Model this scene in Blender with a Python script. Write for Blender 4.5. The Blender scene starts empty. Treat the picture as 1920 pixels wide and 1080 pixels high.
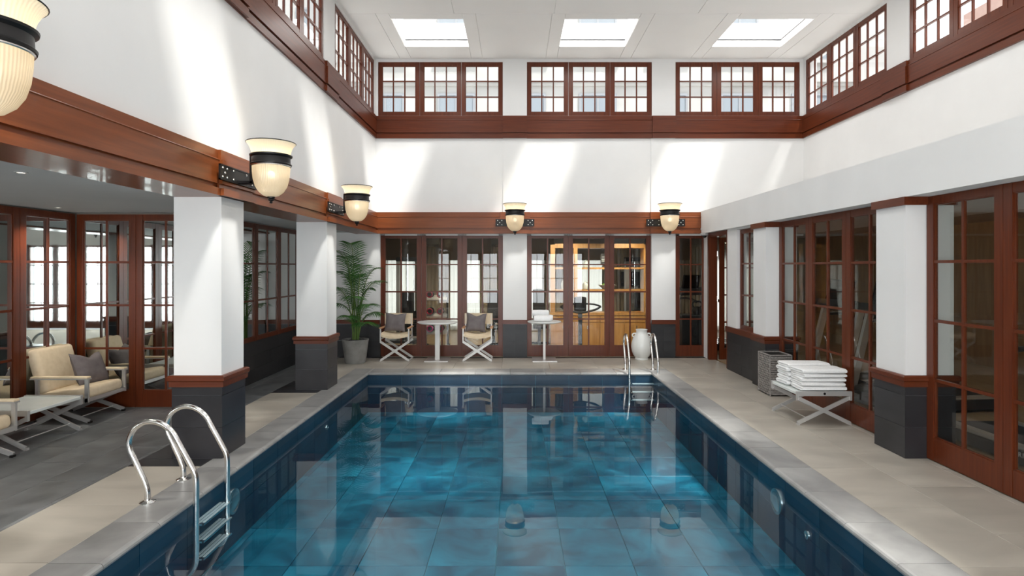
import bpy, math, random
from mathutils import Vector, Matrix
random.seed(7)
S = bpy.context.scene
COL = S.collection
PI = math.pi

# ------------------------------------------------------------------ camera
cam_d = bpy.data.cameras.new('camera')
cam_d.sensor_width = 36.0
cam_d.lens = 1100.0 / 1920.0 * 36.0
cam_d.shift_x = -7.0 / 1920.0
cam_d.shift_y = -39.5 / 1920.0
cam_d.clip_start = 0.05
cam_d.clip_end = 200
cam = bpy.data.objects.new('camera', cam_d)
cam.location = (0, 0, 1.75)
cam.rotation_euler = (PI / 2, 0, 0)
COL.objects.link(cam)
S.camera = cam

# ------------------------------------------------------------------ light
vs = S.view_settings
vs.view_transform = 'Standard'
vs.look = 'None'
vs.gamma = 1.0
vs.use_curve_mapping = False
vs.exposure = 0.38
S.cycles.max_bounces = 10
S.cycles.diffuse_bounces = 5
S.cycles.glossy_bounces = 5
S.cycles.transparent_max_bounces = 16
S.cycles.sample_clamp_indirect = 6.0

world = bpy.data.worlds.new('overcast_sky')
S.world = world
world.use_nodes = True
bg = world.node_tree.nodes['Background']
bg.inputs[0].default_value = (0.90, 0.95, 1.0, 1)
bg.inputs[1].default_value = 1.7

def add_light(name, kind, loc, energy, color=(1, 1, 1), rot=None, size=None, size_y=None, parent=None, radius=None):
    d = bpy.data.lights.new(name, kind)
    d.energy = energy
    d.color = color
    if kind == 'AREA':
        d.shape = 'RECTANGLE'
        d.size = size
        d.size_y = size_y or size
    if radius is not None:
        d.shadow_soft_size = radius
    o = bpy.data.objects.new(name, d)
    o.location = loc
    if rot:
        o.rotation_euler = rot
    if parent:
        o.parent = parent
    COL.objects.link(o)
    return o

SUN = add_light('sun', 'SUN', (4, -4, 12), 5.0, (1.0, 0.97, 0.92))
SUN.data.angle = math.radians(7)
SUN.rotation_euler = Vector((-0.38, 0.40, -1.0)).to_track_quat('-Z', 'Y').to_euler()
SKY_W = 21.0           # daylight entering through each skylight
SKX = ((-2.02, -0.86), (0.80, 2.0), (3.60, 4.85))
SKY = tuple((9.56 - 3 * k, 10.75 - 3 * k) for k in range(4))
CEIL = 5.80
for (sx0, sx1) in SKX:
    for (sy0, sy1) in SKY:
        add_light('skylight_daylight', 'AREA', ((sx0 + sx1) / 2, (sy0 + sy1) / 2, CEIL + 0.36), SKY_W, (1.0, 0.985, 0.96),
                  (0, 0, 0), sx1 - sx0 - 0.08, sy1 - sy0 - 0.08)

# fill light on piers and lounge from unseen glazing added behind the viewer
ADDED_FRONT_BAYS = [(-2.68, -0.25), (0.215, 2.65), (3.11, 5.53)]
ADDED_FRONT_DOORS = [(-5.2, -2.75), (-2.3, 0.1), (0.5, 2.9)]
for (a, b) in ADDED_FRONT_BAYS:
    add_light('window_area_light', 'AREA', ((a + b) / 2, -2.3, 5.215), 8.0, (0.96, 0.98, 1.0), (PI / 2, 0, 0), b - a, 1.05)
for (a, b) in ADDED_FRONT_DOORS:
    add_light('window_area_light', 'AREA', ((a + b) / 2, -2.3, 1.2), 165.0, (0.96, 0.98, 1.0), (PI / 2, 0, 0), b - a, 2.3)
# daylight behind the sheer curtains of the gym
for (a, b) in ((-3.6, -2.5), (-2.0, -0.75), (-0.25, 0.95), (1.45, 2.55), (3.55, 4.65), (5.2, 6.4)):
    add_light('window_area_light', 'AREA', ((a + b) / 2, 16.55, 1.02), 6.0, (1.0, 0.985, 0.96), (-PI / 2, 0, 0), b - a, 1.9)

# ------------------------------------------------------------------ materials
MATS = {}
def nmat(name):
    m = bpy.data.materials.new(name)
    m.use_nodes = True
    nt = m.node_tree
    b = nt.nodes['Principled BSDF']
    MATS[name] = m
    return m, nt, b

def setp(b, color=None, rough=None, metal=None, spec=None, coat=None, coat_rough=None):
    if color is not None: b.inputs['Base Color'].default_value = (*color, 1)
    if rough is not None: b.inputs['Roughness'].default_value = rough
    if metal is not None: b.inputs['Metallic'].default_value = metal
    if spec is not None: b.inputs['Specular IOR Level'].default_value = spec
    if coat is not None: b.inputs['Coat Weight'].default_value = coat
    if coat_rough is not None: b.inputs['Coat Roughness'].default_value = coat_rough

def simple(name, color, rough=0.5, metal=0.0, spec=0.5, coat=None):
    m, nt, b = nmat(name)
    setp(b, color, rough, metal, spec, coat)
    return m

def noise_mat(name, c0, c1, scale=(1, 1, 1), nscale=4.0, detail=5.0, rough=0.5, spec=0.5, bump=0.0, coat=None, vary=0.0,
              coord='Object', lo=0.3, hi=0.7, rough_vary=0.0, distortion=0.0, world=True):
    m, nt, b = nmat(name)
    N, L = nt.nodes, nt.links
    if world:
        g = N.new('ShaderNodeNewGeometry'); src = g.outputs['Position']
    else:
        tc = N.new('ShaderNodeTexCoord'); src = tc.outputs[coord]
    mp = N.new('ShaderNodeMapping'); mp.inputs['Scale'].default_value = scale
    L.new(src, mp.inputs['Vector'])
    vec = mp.outputs['Vector']
    oi = N.new('ShaderNodeObjectInfo')
    if vary:
        ad = N.new('ShaderNodeVectorMath'); ad.operation = 'MULTIPLY_ADD'
        ad.inputs[1].default_value = (37, 53, 19)
        L.new(oi.outputs['Random'], ad.inputs[0]); L.new(vec, ad.inputs[2])
        vec = ad.outputs[0]
    nz = N.new('ShaderNodeTexNoise'); nz.inputs['Scale'].default_value = nscale; nz.inputs['Detail'].default_value = detail
    nz.inputs['Distortion'].default_value = distortion
    L.new(vec, nz.inputs['Vector'])
    cr = N.new('ShaderNodeValToRGB')
    cr.color_ramp.elements[0].position = lo; cr.color_ramp.elements[1].position = hi
    cr.color_ramp.elements[0].color = (*c0, 1); cr.color_ramp.elements[1].color = (*c1, 1)
    L.new(nz.outputs['Fac'], cr.inputs['Fac'])
    out = cr.outputs['Color']
    if vary:
        mr = N.new('ShaderNodeMapRange'); mr.inputs['To Min'].default_value = 1 - vary; mr.inputs['To Max'].default_value = 1 + vary
        L.new(oi.outputs['Random'], mr.inputs['Value'])
        mx = N.new('ShaderNodeVectorMath'); mx.operation = 'SCALE'
        L.new(out, mx.inputs[0]); L.new(mr.outputs['Result'], mx.inputs['Scale'])
        out = mx.outputs[0]
    L.new(out, b.inputs['Base Color'])
    setp(b, None, rough, 0.0, spec, coat)
    if rough_vary:
        mr2 = N.new('ShaderNodeMapRange'); mr2.inputs['To Min'].default_value = rough - rough_vary; mr2.inputs['To Max'].default_value = rough + rough_vary
        L.new(nz.outputs['Fac'], mr2.inputs['Value']); L.new(mr2.outputs['Result'], b.inputs['Roughness'])
    if bump:
        bp = N.new('ShaderNodeBump'); bp.inputs['Strength'].default_value = bump; bp.inputs['Distance'].default_value = 0.01
        L.new(nz.outputs['Fac'], bp.inputs['Height']); L.new(bp.outputs['Normal'], b.inputs['Normal'])
    return m

noise_mat('plaster', (0.765, 0.76, 0.75), (0.80, 0.795, 0.785), nscale=2.0, rough=0.7, spec=0.25, bump=0.03)
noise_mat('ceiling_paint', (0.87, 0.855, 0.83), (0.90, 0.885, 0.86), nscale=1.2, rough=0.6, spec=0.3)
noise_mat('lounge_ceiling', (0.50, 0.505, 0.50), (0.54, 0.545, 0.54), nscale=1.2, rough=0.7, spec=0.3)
W0, W1 = (0.078, 0.0145, 0.0036), (0.136, 0.0285, 0.0078)
noise_mat('wood_z', W0, W1, (26, 26, 1.1), 1.6, 6, rough=0.34, spec=0.32, coat=0.12, lo=0.25, hi=0.75, bump=0.02)
noise_mat('wood_x', W0, W1, (1.1, 26, 26), 1.6, 6, rough=0.34, spec=0.32, coat=0.12, lo=0.25, hi=0.75, bump=0.02)
noise_mat('wood_y', W0, W1, (26, 1.1, 26), 1.6, 6, rough=0.34, spec=0.32, coat=0.12, lo=0.25, hi=0.75, bump=0.02)
for nm in ('wood_x', 'wood_y', 'wood_z'):
    MATS[nm].node_tree.nodes['Principled BSDF'].inputs['Coat Roughness'].default_value = 0.18
noise_mat('beam_wood_x', (0.15, 0.037, 0.009), (0.235, 0.062, 0.016), (1.1, 22, 22), 1.6, 6, rough=0.32, spec=0.35, coat=0.15, lo=0.25, hi=0.75)
noise_mat('beam_wood_y', (0.15, 0.037, 0.009), (0.235, 0.062, 0.016), (22, 1.1, 22), 1.6, 6, rough=0.32, spec=0.35, coat=0.15, lo=0.25, hi=0.75)
noise_mat('black_stone', (0.020, 0.019, 0.022), (0.034, 0.033, 0.037), nscale=3.0, rough=0.28, spec=0.5, vary=0.12)
noise_mat('slate_dado', (0.020, 0.020, 0.022), (0.038, 0.037, 0.039), (1, 1, 3), 2.2, 6, rough=0.40, spec=0.35, vary=0.15, rough_vary=0.08)
noise_mat('slate_floor', (0.095, 0.099, 0.103), (0.20, 0.206, 0.21), nscale=4.5, detail=9, rough=0.32, spec=0.5, vary=0.14, rough_vary=0.04, distortion=0.2)
noise_mat('limestone', (0.34, 0.308, 0.262), (0.455, 0.415, 0.355), (1, 2.2, 1), 1.6, 7, rough=0.36, spec=0.45, vary=0.06, rough_vary=0.08, distortion=0.5)
noise_mat('coping_stone', (0.21, 0.207, 0.202), (0.335, 0.33, 0.32), nscale=3.5, detail=8, rough=0.33, spec=0.5, vary=0.08, rough_vary=0.1, distortion=0.4)
simple('grout_dark', (0.06, 0.06, 0.06), 0.8)
simple('grout_beige', (0.44, 0.40, 0.34), 0.8)
simple('grout_light', (0.32, 0.32, 0.33), 0.7)
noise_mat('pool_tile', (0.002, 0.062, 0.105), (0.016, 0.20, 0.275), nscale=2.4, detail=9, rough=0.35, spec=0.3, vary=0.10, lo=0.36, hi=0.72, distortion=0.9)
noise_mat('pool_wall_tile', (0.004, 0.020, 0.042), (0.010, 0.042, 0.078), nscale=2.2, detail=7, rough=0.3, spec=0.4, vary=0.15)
simple('pool_grout', (0.10, 0.36, 0.44), 0.7)
simple('chrome', (0.80, 0.79, 0.77), 0.16, 1.0)
simple('nickel', (0.75, 0.73, 0.70), 0.25, 1.0)
simple('alu_paint', (0.62, 0.605, 0.58), 0.32, 0.15)
simple('silver_frame', (0.58, 0.57, 0.555), 0.30, 0.55)
simple('white_lacquer', (0.80, 0.80, 0.785), 0.3)
noise_mat('canvas', (0.74, 0.60, 0.41), (0.82, 0.68, 0.49), nscale=18, rough=0.75, spec=0.2, bump=0.08)
noise_mat('cushion_grey', (0.150, 0.130, 0.132), (0.20, 0.178, 0.178), nscale=10, rough=0.85, spec=0.15, bump=0.15)
noise_mat('towel', (0.82, 0.82, 0.815), (0.90, 0.90, 0.89), nscale=60, rough=0.95, spec=0.1, bump=0.5)
noise_mat('arm_wood', (0.50, 0.24, 0.11), (0.62, 0.33, 0.16), (2, 20, 20), 2, rough=0.4)
simple('ceramic', (0.78, 0.79, 0.765), 0.18, 0.0, 0.6)
noise_mat('concrete', (0.20, 0.195, 0.185), (0.32, 0.315, 0.30), nscale=5, detail=8, rough=0.8, spec=0.2, bump=0.1)
noise_mat('pebble', (0.03, 0.03, 0.03), (0.09, 0.09, 0.09), nscale=8, rough=0.7)
noise_mat('leaf', (0.020, 0.075, 0.012), (0.065, 0.19, 0.035), nscale=5, rough=0.4, spec=0.4)
noise_mat('cane', (0.08, 0.16, 0.03), (0.18, 0.27, 0.06), (4, 4, 1), 5, rough=0.5)
noise_mat('wicker', (0.20, 0.185, 0.17), (0.36, 0.335, 0.315), nscale=40, rough=0.6, spec=0.3)
simple('wicker_core', (0.045, 0.04, 0.036), 0.8)
simple('iron', (0.022, 0.021, 0.021), 0.38, 0.6)
simple('black_vinyl', (0.012, 0.012, 0.013), 0.42)
simple('dark_grey', (0.035, 0.036, 0.04), 0.45)
simple('red_rubber', (0.42, 0.03, 0.06), 0.5)
simple('pink_rubber', (0.55, 0.03, 0.22), 0.5)
noise_mat('oak', (0.40, 0.19, 0.05), (0.56, 0.295, 0.09), (16, 16, 1.2), 1.6, 6, rough=0.35, coat=0.2)
noise_mat('gym_panel', (0.20, 0.105, 0.045), (0.27, 0.15, 0.065), (8, 8, 1), 1.5, rough=0.45)
noise_mat('gym_floor', (0.34, 0.23, 0.125), (0.42, 0.295, 0.165), (6, 1, 1), 2, rough=0.4)
simple('gym_wall', (0.33, 0.305, 0.26), 0.7)
simple('blind', (0.17, 0.135, 0.105), 0.8)
simple('glass_jar', (0.55, 0.60, 0.58), 0.1, 0.0, 0.7)
simple('apple', (0.14, 0.32, 0.03), 0.35)
noise_mat('facade', (0.40, 0.388, 0.37), (0.48, 0.468, 0.45), nscale=1.0, rough=0.8)
noise_mat('brick', (0.46, 0.29, 0.24), (0.55, 0.37, 0.31), nscale=3.0, rough=0.85)
simple('window_dark', (0.24, 0.27, 0.30), 0.15)
simple('facade_frame', (0.26, 0.27, 0.29), 0.5)
simple('letter', (0.62, 0.62, 0.62), 0.4)
simple('bounce_roof', (0.68, 0.67, 0.65), 0.9)  # roof tone raised so sunlight bounces up onto the ceiling
simple('camera_plastic', (0.42, 0.42, 0.41), 0.35)
simple('lens_black', (0.01, 0.01, 0.012), 0.1)

def mix_glass(name, tint, ior, rough=0.0, bump=0.0, gain=1.0):
    m = bpy.data.materials.new(name); m.use_nodes = True; MATS[name] = m
    nt = m.node_tree; N, L = nt.nodes, nt.links
    N.remove(N['Principled BSDF'])
    tr = N.new('ShaderNodeBsdfTransparent'); tr.inputs[0].default_value = (*tint, 1)
    gl = N.new('ShaderNodeBsdfGlossy'); gl.inputs['Color'].default_value = (1, 1, 1, 1); gl.inputs['Roughness'].default_value = rough
    fr = N.new('ShaderNodeFresnel'); fr.inputs['IOR'].default_value = ior
    mx = N.new('ShaderNodeMixShader')
    fac = fr.outputs[0]
    if gain != 1.0:
        mu = N.new('ShaderNodeMath'); mu.operation = 'MULTIPLY'; mu.use_clamp = True; mu.inputs[1].default_value = gain
        L.new(fac, mu.inputs[0]); fac = mu.outputs[0]
    # thin sheet: the reflection belongs to the front face only
    ge = N.new('ShaderNodeNewGeometry'); iv = N.new('ShaderNodeMath'); iv.operation = 'SUBTRACT'; iv.inputs[0].default_value = 1.0
    ml = N.new('ShaderNodeMath'); ml.operation = 'MULTIPLY'
    L.new(ge.outputs['Backfacing'], iv.inputs[1]); L.new(fac, ml.inputs[0]); L.new(iv.outputs[0], ml.inputs[1]); fac = ml.outputs[0]
    L.new(fac, mx.inputs[0]); L.new(tr.outputs[0], mx.inputs[1]); L.new(gl.outputs[0], mx.inputs[2])
    L.new(mx.outputs[0], N['Material Output'].inputs['Surface'])
    if bump:
        g = N.new('ShaderNodeNewGeometry')
        mp = N.new('ShaderNodeMapping'); mp.inputs['Scale'].default_value = (1.0, 1.0, 1.0)
        nz = N.new('ShaderNodeTexNoise'); nz.inputs['Scale'].default_value = 1.6; nz.inputs['Detail'].default_value = 2.0
        bp = N.new('ShaderNodeBump'); bp.inputs['Strength'].default_value = bump; bp.inputs['Distance'].default_value = 0.02
        L.new(g.outputs['Position'], mp.inputs['Vector']); L.new(mp.outputs[0], nz.inputs['Vector'])
        L.new(nz.outputs['Fac'], bp.inputs['Height']); L.new(bp.outputs[0], gl.inputs['Normal'])
    return m
mix_glass('glass', (0.90, 0.92, 0.91), 1.45)
mix_glass('glass_clear', (0.97, 0.98, 0.98), 1.4)
mix_glass('water', (0.78, 0.92, 0.98), 1.33, 0.01, bump=0.04, gain=0.85)
simple('mirror', (0.62, 0.645, 0.63), 0.02, 1.0)

# lit lamp glass: gives off a soft glow
def lamp_glass(name, color, strength, base, clear):
    m, nt, b = nmat(name)
    N, L = nt.nodes, nt.links
    setp(b, base, 0.22, 0.0, 0.7)
    b.inputs['Emission Color'].default_value = (*color, 1)
    b.inputs['Emission Strength'].default_value = strength
    tr = N.new('ShaderNodeBsdfTranslucent'); tr.inputs[0].default_value = (0.9, 0.8, 0.6, 1)
    # moulded vertical ribs round the lamp axis
    tc = N.new('ShaderNodeTexCoord'); ad = N.new('ShaderNodeVectorMath'); ad.inputs[1].default_value = (0, 0.31, 0)
    sx = N.new('ShaderNodeSeparateXYZ'); at = N.new('ShaderNodeMath'); at.operation = 'ARCTAN2'
    mu = N.new('ShaderNodeMath'); mu.operation = 'MULTIPLY'; mu.inputs[1].default_value = 64
    sn = N.new('ShaderNodeMath'); sn.operation = 'SINE'
    L.new(tc.outputs['Object'], ad.inputs[0]); L.new(ad.outputs[0], sx.inputs[0]); L.new(sx.outputs['Y'], at.inputs[0]); L.new(sx.outputs['X'], at.inputs[1])
    L.new(at.outputs[0], mu.inputs[0]); L.new(mu.outputs[0], sn.inputs[0])
    bp = N.new('ShaderNodeBump'); bp.inputs['Strength'].default_value = 0.35; bp.inputs['Distance'].default_value = 0.004
    L.new(sn.outputs[0], bp.inputs['Height']); L.new(bp.outputs[0], b.inputs['Normal'])
    mx = N.new('ShaderNodeMixShader'); mx.inputs[0].default_value = 0.3
    L.new(b.outputs[0], mx.inputs[1]); L.new(tr.outputs[0], mx.inputs[2])
    tp = N.new('ShaderNodeBsdfTransparent'); tp.inputs[0].default_value = (0.93, 0.88, 0.78, 1)
    m2 = N.new('ShaderNodeMixShader'); m2.inputs[0].default_value = clear
    L.new(mx.outputs[0], m2.inputs[1]); L.new(tp.outputs[0], m2.inputs[2])
    L.new(m2.outputs[0], N['Material Output'].inputs['Surface'])
    return m
lamp_glass('lamp_bowl', (1.0, 0.85, 0.62), 0.03, (0.58, 0.52, 0.42), 0.14)
lamp_glass('lamp_flare', (1.0, 0.83, 0.55), 0.08, (0.74, 0.68, 0.54), 0.12)
def emis(name, color, strength):
    m, nt, b = nmat(name)
    setp(b, color, 0.4)
    b.inputs['Emission Color'].default_value = (*color, 1); b.inputs['Emission Strength'].default_value = strength
    return m
emis('lamp_bulb', (1.0, 0.9, 0.72), 3.0)
emis('pool_lamp', (0.55, 0.85, 1.0), 0.8)
# sheer curtain
m = bpy.data.materials.new('sheer'); m.use_nodes = True; MATS['sheer'] = m
nt = m.node_tree; nt.nodes.remove(nt.nodes['Principled BSDF'])
t = nt.nodes.new('ShaderNodeBsdfTransparent'); t.inputs[0].default_value = (0.93, 0.9, 0.84, 1)
tl = nt.nodes.new('ShaderNodeBsdfTranslucent'); tl.inputs[0].default_value = (0.62, 0.58, 0.51, 1)
mx = nt.nodes.new('ShaderNodeMixShader'); mx.inputs[0].default_value = 0.78
nt.links.new(t.outputs[0], mx.inputs[1]); nt.links.new(tl.outputs[0], mx.inputs[2]); nt.links.new(mx.outputs[0], nt.nodes['Material Output'].inputs['Surface'])
noise_mat('drape', (0.40, 0.35, 0.27), (0.50, 0.44, 0.35), (6, 6, 0.4), 3, rough=0.85)

# ------------------------------------------------------------------ mesh helpers
class MB:
    def __init__(self):
        self.v = []; self.f = []
    def box(self, x0, x1, y0, y1, z0, z1):
        if x0 > x1: x0, x1 = x1, x0
        if y0 > y1: y0, y1 = y1, y0
        if z0 > z1: z0, z1 = z1, z0
        n = len(self.v)
        self.v += [(x0, y0, z0), (x1, y0, z0), (x1, y1, z0), (x0, y1, z0), (x0, y0, z1), (x1, y0, z1), (x1, y1, z1), (x0, y1, z1)]
        for q in ((0, 3, 2, 1), (4, 5, 6, 7), (0, 1, 5, 4), (1, 2, 6, 5), (2, 3, 7, 6), (3, 0, 4, 7)):
            self.f.append(tuple(n + i for i in q))
        return self
    def cbox(self, x0, x1, y0, y1, z0, z1, c=0.004):
        """box with chamfered top and bottom rims"""
        n = len(self.v)
        for (dx, z) in ((c, z0), (0, z0 + c), (0, z1 - c), (c, z1)):
            self.v += [(x0 + dx, y0 + dx, z), (x1 - dx, y0 + dx, z), (x1 - dx, y1 - dx, z), (x0 + dx, y1 - dx, z)]
        self.f.append((n + 3, n + 2, n + 1, n))
        for k in range(3):
            a = n + 4 * k
            for i in range(4):
                j = (i + 1) % 4
                self.f.append((a + i, a + j, a + 4 + j, a + 4 + i))
        self.f.append((n + 12, n + 13, n + 14, n + 15))
        return self
    def bar(self, p, q, w, t, up=(0, 0, 1)):
        """rectangular bar from p to q, width w (along side), thickness t (along up-ish)"""
        p, q = Vector(p), Vector(q)
        d = (q - p).normalized(); u = Vector(up)
        s = d.cross(u)
        if s.length < 1e-5: s = d.cross(Vector((1, 0, 0)))
        s.normalize(); u = s.cross(d).normalized()
        n = len(self.v)
        for b in (p, q):
            for (a, c) in ((-1, -1), (1, -1), (1, 1), (-1, 1)):
                self.v.append(tuple(b + s * (a * w / 2) + u * (c * t / 2)))
        for fq in ((3, 2, 1, 0), (4, 5, 6, 7), (0, 1, 5, 4), (1, 2, 6, 5), (2, 3, 7, 6), (3, 0, 4, 7)):
            self.f.append(tuple(n + i for i in fq))
        return self
    def tube(self, pts, r, seg=10, caps=True):
        pts = [Vector(p) for p in pts]
        n0 = len(self.v); m = len(pts)
        rr = r if isinstance(r, (list, tuple)) else [r] * m
        prev = None
        for i, p in enumerate(pts):
            d = (pts[min(i + 1, m - 1)] - pts[max(i - 1, 0)]).normalized()
            if prev is None:
                a = Vector((0, 0, 1)) if abs(d.z) < 0.9 else Vector((0, 1, 0))
                s = d.cross(a).normalized()
            else:
                s = (prev - d * prev.dot(d)).normalized()
            prev = s
            u = d.cross(s).normalized()
            for k in range(seg):
                a = 2 * PI * k / seg
                self.v.append(tuple(p + (s * math.cos(a) + u * math.sin(a)) * rr[i]))
        for i in range(m - 1):
            for k in range(seg):
                a = n0 + i * seg + k; b = n0 + i * seg + (k + 1) % seg
                self.f.append((a, b, b + seg, a + seg))
        if caps:
            self.f.append(tuple(n0 + k for k in reversed(range(seg))))
            self.f.append(tuple(n0 + (m - 1) * seg + k for k in range(seg)))
        return self
    def lathe(self, prof, seg=24, c=(0, 0, 0), closed=True):
        n0 = len(self.v); m = len(prof)
        for (r, z) in prof:
            for k in range(seg):
                a = 2 * PI * k / seg
                self.v.append((c[0] + r * math.cos(a), c[1] + r * math.sin(a), c[2] + z))
        for i in range(m - 1):
            for k in range(seg):
                a = n0 + i * seg + k; b = n0 + i * seg + (k + 1) % seg
                self.f.append((a, b, b + seg, a + seg))
        if closed:
            self.f.append(tuple(n0 + k for k in reversed(range(seg))))
            self.f.append(tuple(n0 + (m - 1) * seg + k for k in range(seg)))
        return self
    def prism(self, poly, axis, a0, a1):
        """extrude a polygon (2D list) along axis; poly coordinates are the other two axes in order"""
        n0 = len(self.v); m = len(poly)
        for a in (a0, a1):
            for (p, q) in poly:
                self.v.append((a, p, q) if axis == 'x' else ((p, a, q) if axis == 'y' else (p, q, a)))
        self.f.append(tuple(n0 + i for i in range(m))); self.f.append(tuple(n0 + m + i for i in reversed(range(m))))
        for i in range(m):
            j = (i + 1) % m
            self.f.append((n0 + i, n0 + m + i, n0 + m + j, n0 + j))
        return self
    def sphere(self, c, r, seg=12, rings=8, sq=(1, 1, 1)):
        prof = []
        n0 = len(self.v)
        for i in range(rings + 1):
            t = PI * i / rings
            prof.append((max(math.sin(t), 1e-3) * r, -math.cos(t) * r))
        self.lathe(prof, seg, (0, 0, 0))
        for i in range(n0, len(self.v)):
            x, y, z = self.v[i]
            self.v[i] = (c[0] + x * sq[0], c[1] + y * sq[1], c[2] + z * sq[2])
        return self
    def grid(self, fn, nu, nv):
        n0 = len(self.v)
        for i in range(nu + 1):
            for j in range(nv + 1):
                self.v.append(tuple(fn(i / nu, j / nv)))
        for i in range(nu):
            for j in range(nv):
                a = n0 + i * (nv + 1) + j
                self.f.append((a, a + nv + 1, a + nv + 2, a + 1))
        return self
    def mesh(self, name, mat, smooth=False):
        me = bpy.data.meshes.new(name)
        me.from_pydata(self.v, [], self.f)
        me.validate()
        if mat: me.materials.append(MATS[mat])
        if smooth:
            me.polygons.foreach_set('use_smooth', [True] * len(me.polygons))
            try:
                me.set_sharp_from_angle(angle=math.radians(40))
            except Exception:
                pass
        me.update()
        return me
    def build(self, name, mat, parent=None, smooth=False, loc=(0, 0, 0), rz=0.0):
        return put(name, self.mesh(name, mat, smooth), parent, loc, rz)

def put(name, me, parent=None, loc=(0, 0, 0), rz=0.0):
    o = bpy.data.objects.new(name, me)
    COL.objects.link(o)
    o.location = loc; o.rotation_euler = (0, 0, rz)
    if parent is not None: o.parent = parent
    return o

def tag(o, label=None, cat=None, group=None, kind=None):
    if label: o['label'] = label
    if cat: o['category'] = cat
    if group: o['group'] = group
    if kind: o['kind'] = kind
    return o

def thing(name, label, cat, loc=(0, 0, 0), rz=0.0, group=None):
    o = bpy.data.objects.new(name, None)
    o.empty_display_size = 0.1
    COL.objects.link(o); o.location = loc; o.rotation_euler = (0, 0, rz)
    return tag(o, label, cat, group)

def struct(name, mb=None, mat=None, label=None, cat=None, loc=(0, 0, 0), rz=0.0):
    o = mb.build(name, mat, None, loc=loc, rz=rz) if mb else thing(name, None, None, loc, rz)
    return tag(o, label, cat, None, 'structure')

def copy_tree(o, parent=None):
    c = o.copy(); COL.objects.link(c); c.parent = parent
    for ch in list(o.children):
        copy_tree(ch, c)
    return c

CACHE = {}
def cached(key, fn):
    if key not in CACHE: CACHE[key] = fn()
    return CACHE[key]

def tile(parent, name, mat, x0, x1, y0, y1, z, th=0.02, gap=0.003):
    w, d = round(x1 - x0 - gap, 3), round(y1 - y0 - gap, 3)
    if w < 0.02 or d < 0.02: return None
    me = cached(('tile', mat, w, d, th), lambda: MB().cbox(-w / 2, w / 2, -d / 2, d / 2, -th, 0, 0.002).mesh(name, mat))
    return put(name, me, parent, ((x0 + x1) / 2, (y0 + y1) / 2, z))

def tiles(parent, name, mat, x0, x1, y0, y1, tw, tl, z=0.0, along='y', off=True, x_start=None, y_start=None, skip=(), gap=0.003):
    """running-bond tiling of a rectangle with tiles clipped to it; skip = rectangles left out"""
    xs = x_start if x_start is not None else x0
    ys = y_start if y_start is not None else y0
    i = math.floor((x0 - xs) / tw)
    while xs + i * tw < x1 - 1e-6:
        a0, a1 = max(x0, xs + i * tw), min(x1, xs + (i + 1) * tw)
        sh = (tl / 2) if (off and i % 2) else 0.0
        j = math.floor((y0 - ys - sh) / tl)
        while ys + sh + j * tl < y1 - 1e-6:
            b0, b1 = max(y0, ys + sh + j * tl), min(y1, ys + sh + (j + 1) * tl)
            ok = True
            for (sx0, sx1, sy0, sy1) in skip:
                if a0 < sx1 and a1 > sx0 and b0 < sy1 and b1 > sy0:
                    ok = False
            if ok and a1 - a0 > 0.03 and b1 - b0 > 0.03:
                tile(parent, name, mat, a0, a1, b0, b1, z, gap=gap)
            j += 1
        i += 1

# ------------------------------------------------------------------ key dimensions
YB = 11.42                    # plane of the glazed end wall
YF = -2.0                     # wall behind the camera
CY = (2.355, 5.355, 8.355)    # fronts of the free-standing piers
PW = 0.46
XLC0, XLC1 = -3.14, -2.68     # poolside piers of the lounge
XLW = -3.98                   # mirrored aisle wall
XLL, YLL = -5.45, 7.28        # lounge recess
XRC = 3.554                   # face of the piers by the gym doors
XRD = 3.75                    # plane of the gym doors
XU0, XU1 = -2.73, 5.60        # clerestory walls
PX0, PX1, PY0, PY1 = -2.45, 2.264, 1.6, 9.72      # pool
OX0, OX1, OY0, OY1 = -2.765, 2.58, 1.25, 10.10    # outer edge of coping
ZW = -0.125                   # water
GXW = 8.5                     # outer edge of the building on the gym side
ZP = -0.66                    # pool floor
BZ0, BZ1 = 2.39, 2.80         # timber beam

# ------------------------------------------------------------------ floor
fl = MB()
fl.box(XLL - 0.2, OX0, YF, YB + 0.2, -0.2, -0.016).box(OX1, XRD + 0.05, YF, YB + 0.2, -0.2, -0.016)
fl.box(OX0, OX1, OY1, YB + 0.2, -0.2, -0.016).box(OX0, OX1, YF, OY0, -0.2, -0.016)
floor = struct('floor', fl, 'grout_beige', 'stone tiled floor around the pool', 'floor')
XBD = -3.41
tiles(floor, 'slate_tile', 'slate_floor', XLL, XBD, 1.5, YLL, 0.40, 0.90, y_start=0.3)
tiles(floor, 'slate_tile', 'slate_floor', XLW, XBD, YLL, YB, 0.40, 0.90, x_start=XBD - 0.8, y_start=0.3)
edges = [1.5]
for c in CY:
    tiles(floor, 'limestone_tile', 'limestone', XBD, OX0, edges[-1], c - 0.2, 0.645, 0.84, y_start=3.47 - 0.84 * 4)
    tile(floor, 'slate_tile', 'black_stone', XBD, OX0, c - 0.2, c, 0)
    tile(floor, 'slate_tile', 'black_stone', XBD, OX0, c + PW, c + PW + 0.2, 0)
    tile(floor, 'slate_tile', 'black_stone', XBD, XLC0, c, c + PW, 0)
    edges.append(c + PW + 0.2)
tiles(floor, 'limestone_tile', 'limestone', XBD, OX0, edges[-1], 11.28, 0.645, 0.84, y_start=3.47 - 0.84 * 4)
tiles(floor, 'limestone_tile', 'limestone', OX0, OX1, OY1, 11.28, 0.84, 0.555, y_start=OY1 + 0.05)
tiles(floor, 'limestone_tile', 'limestone', OX1, XRD + 0.02, 1.5, 11.28, 0.555, 0.84, y_start=3.42 - 0.84 * 4)
tiles(floor, 'slate_tile', 'slate_dado', XBD, XRD, 11.28, YB, 0.84, 0.20, off=False)

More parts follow.
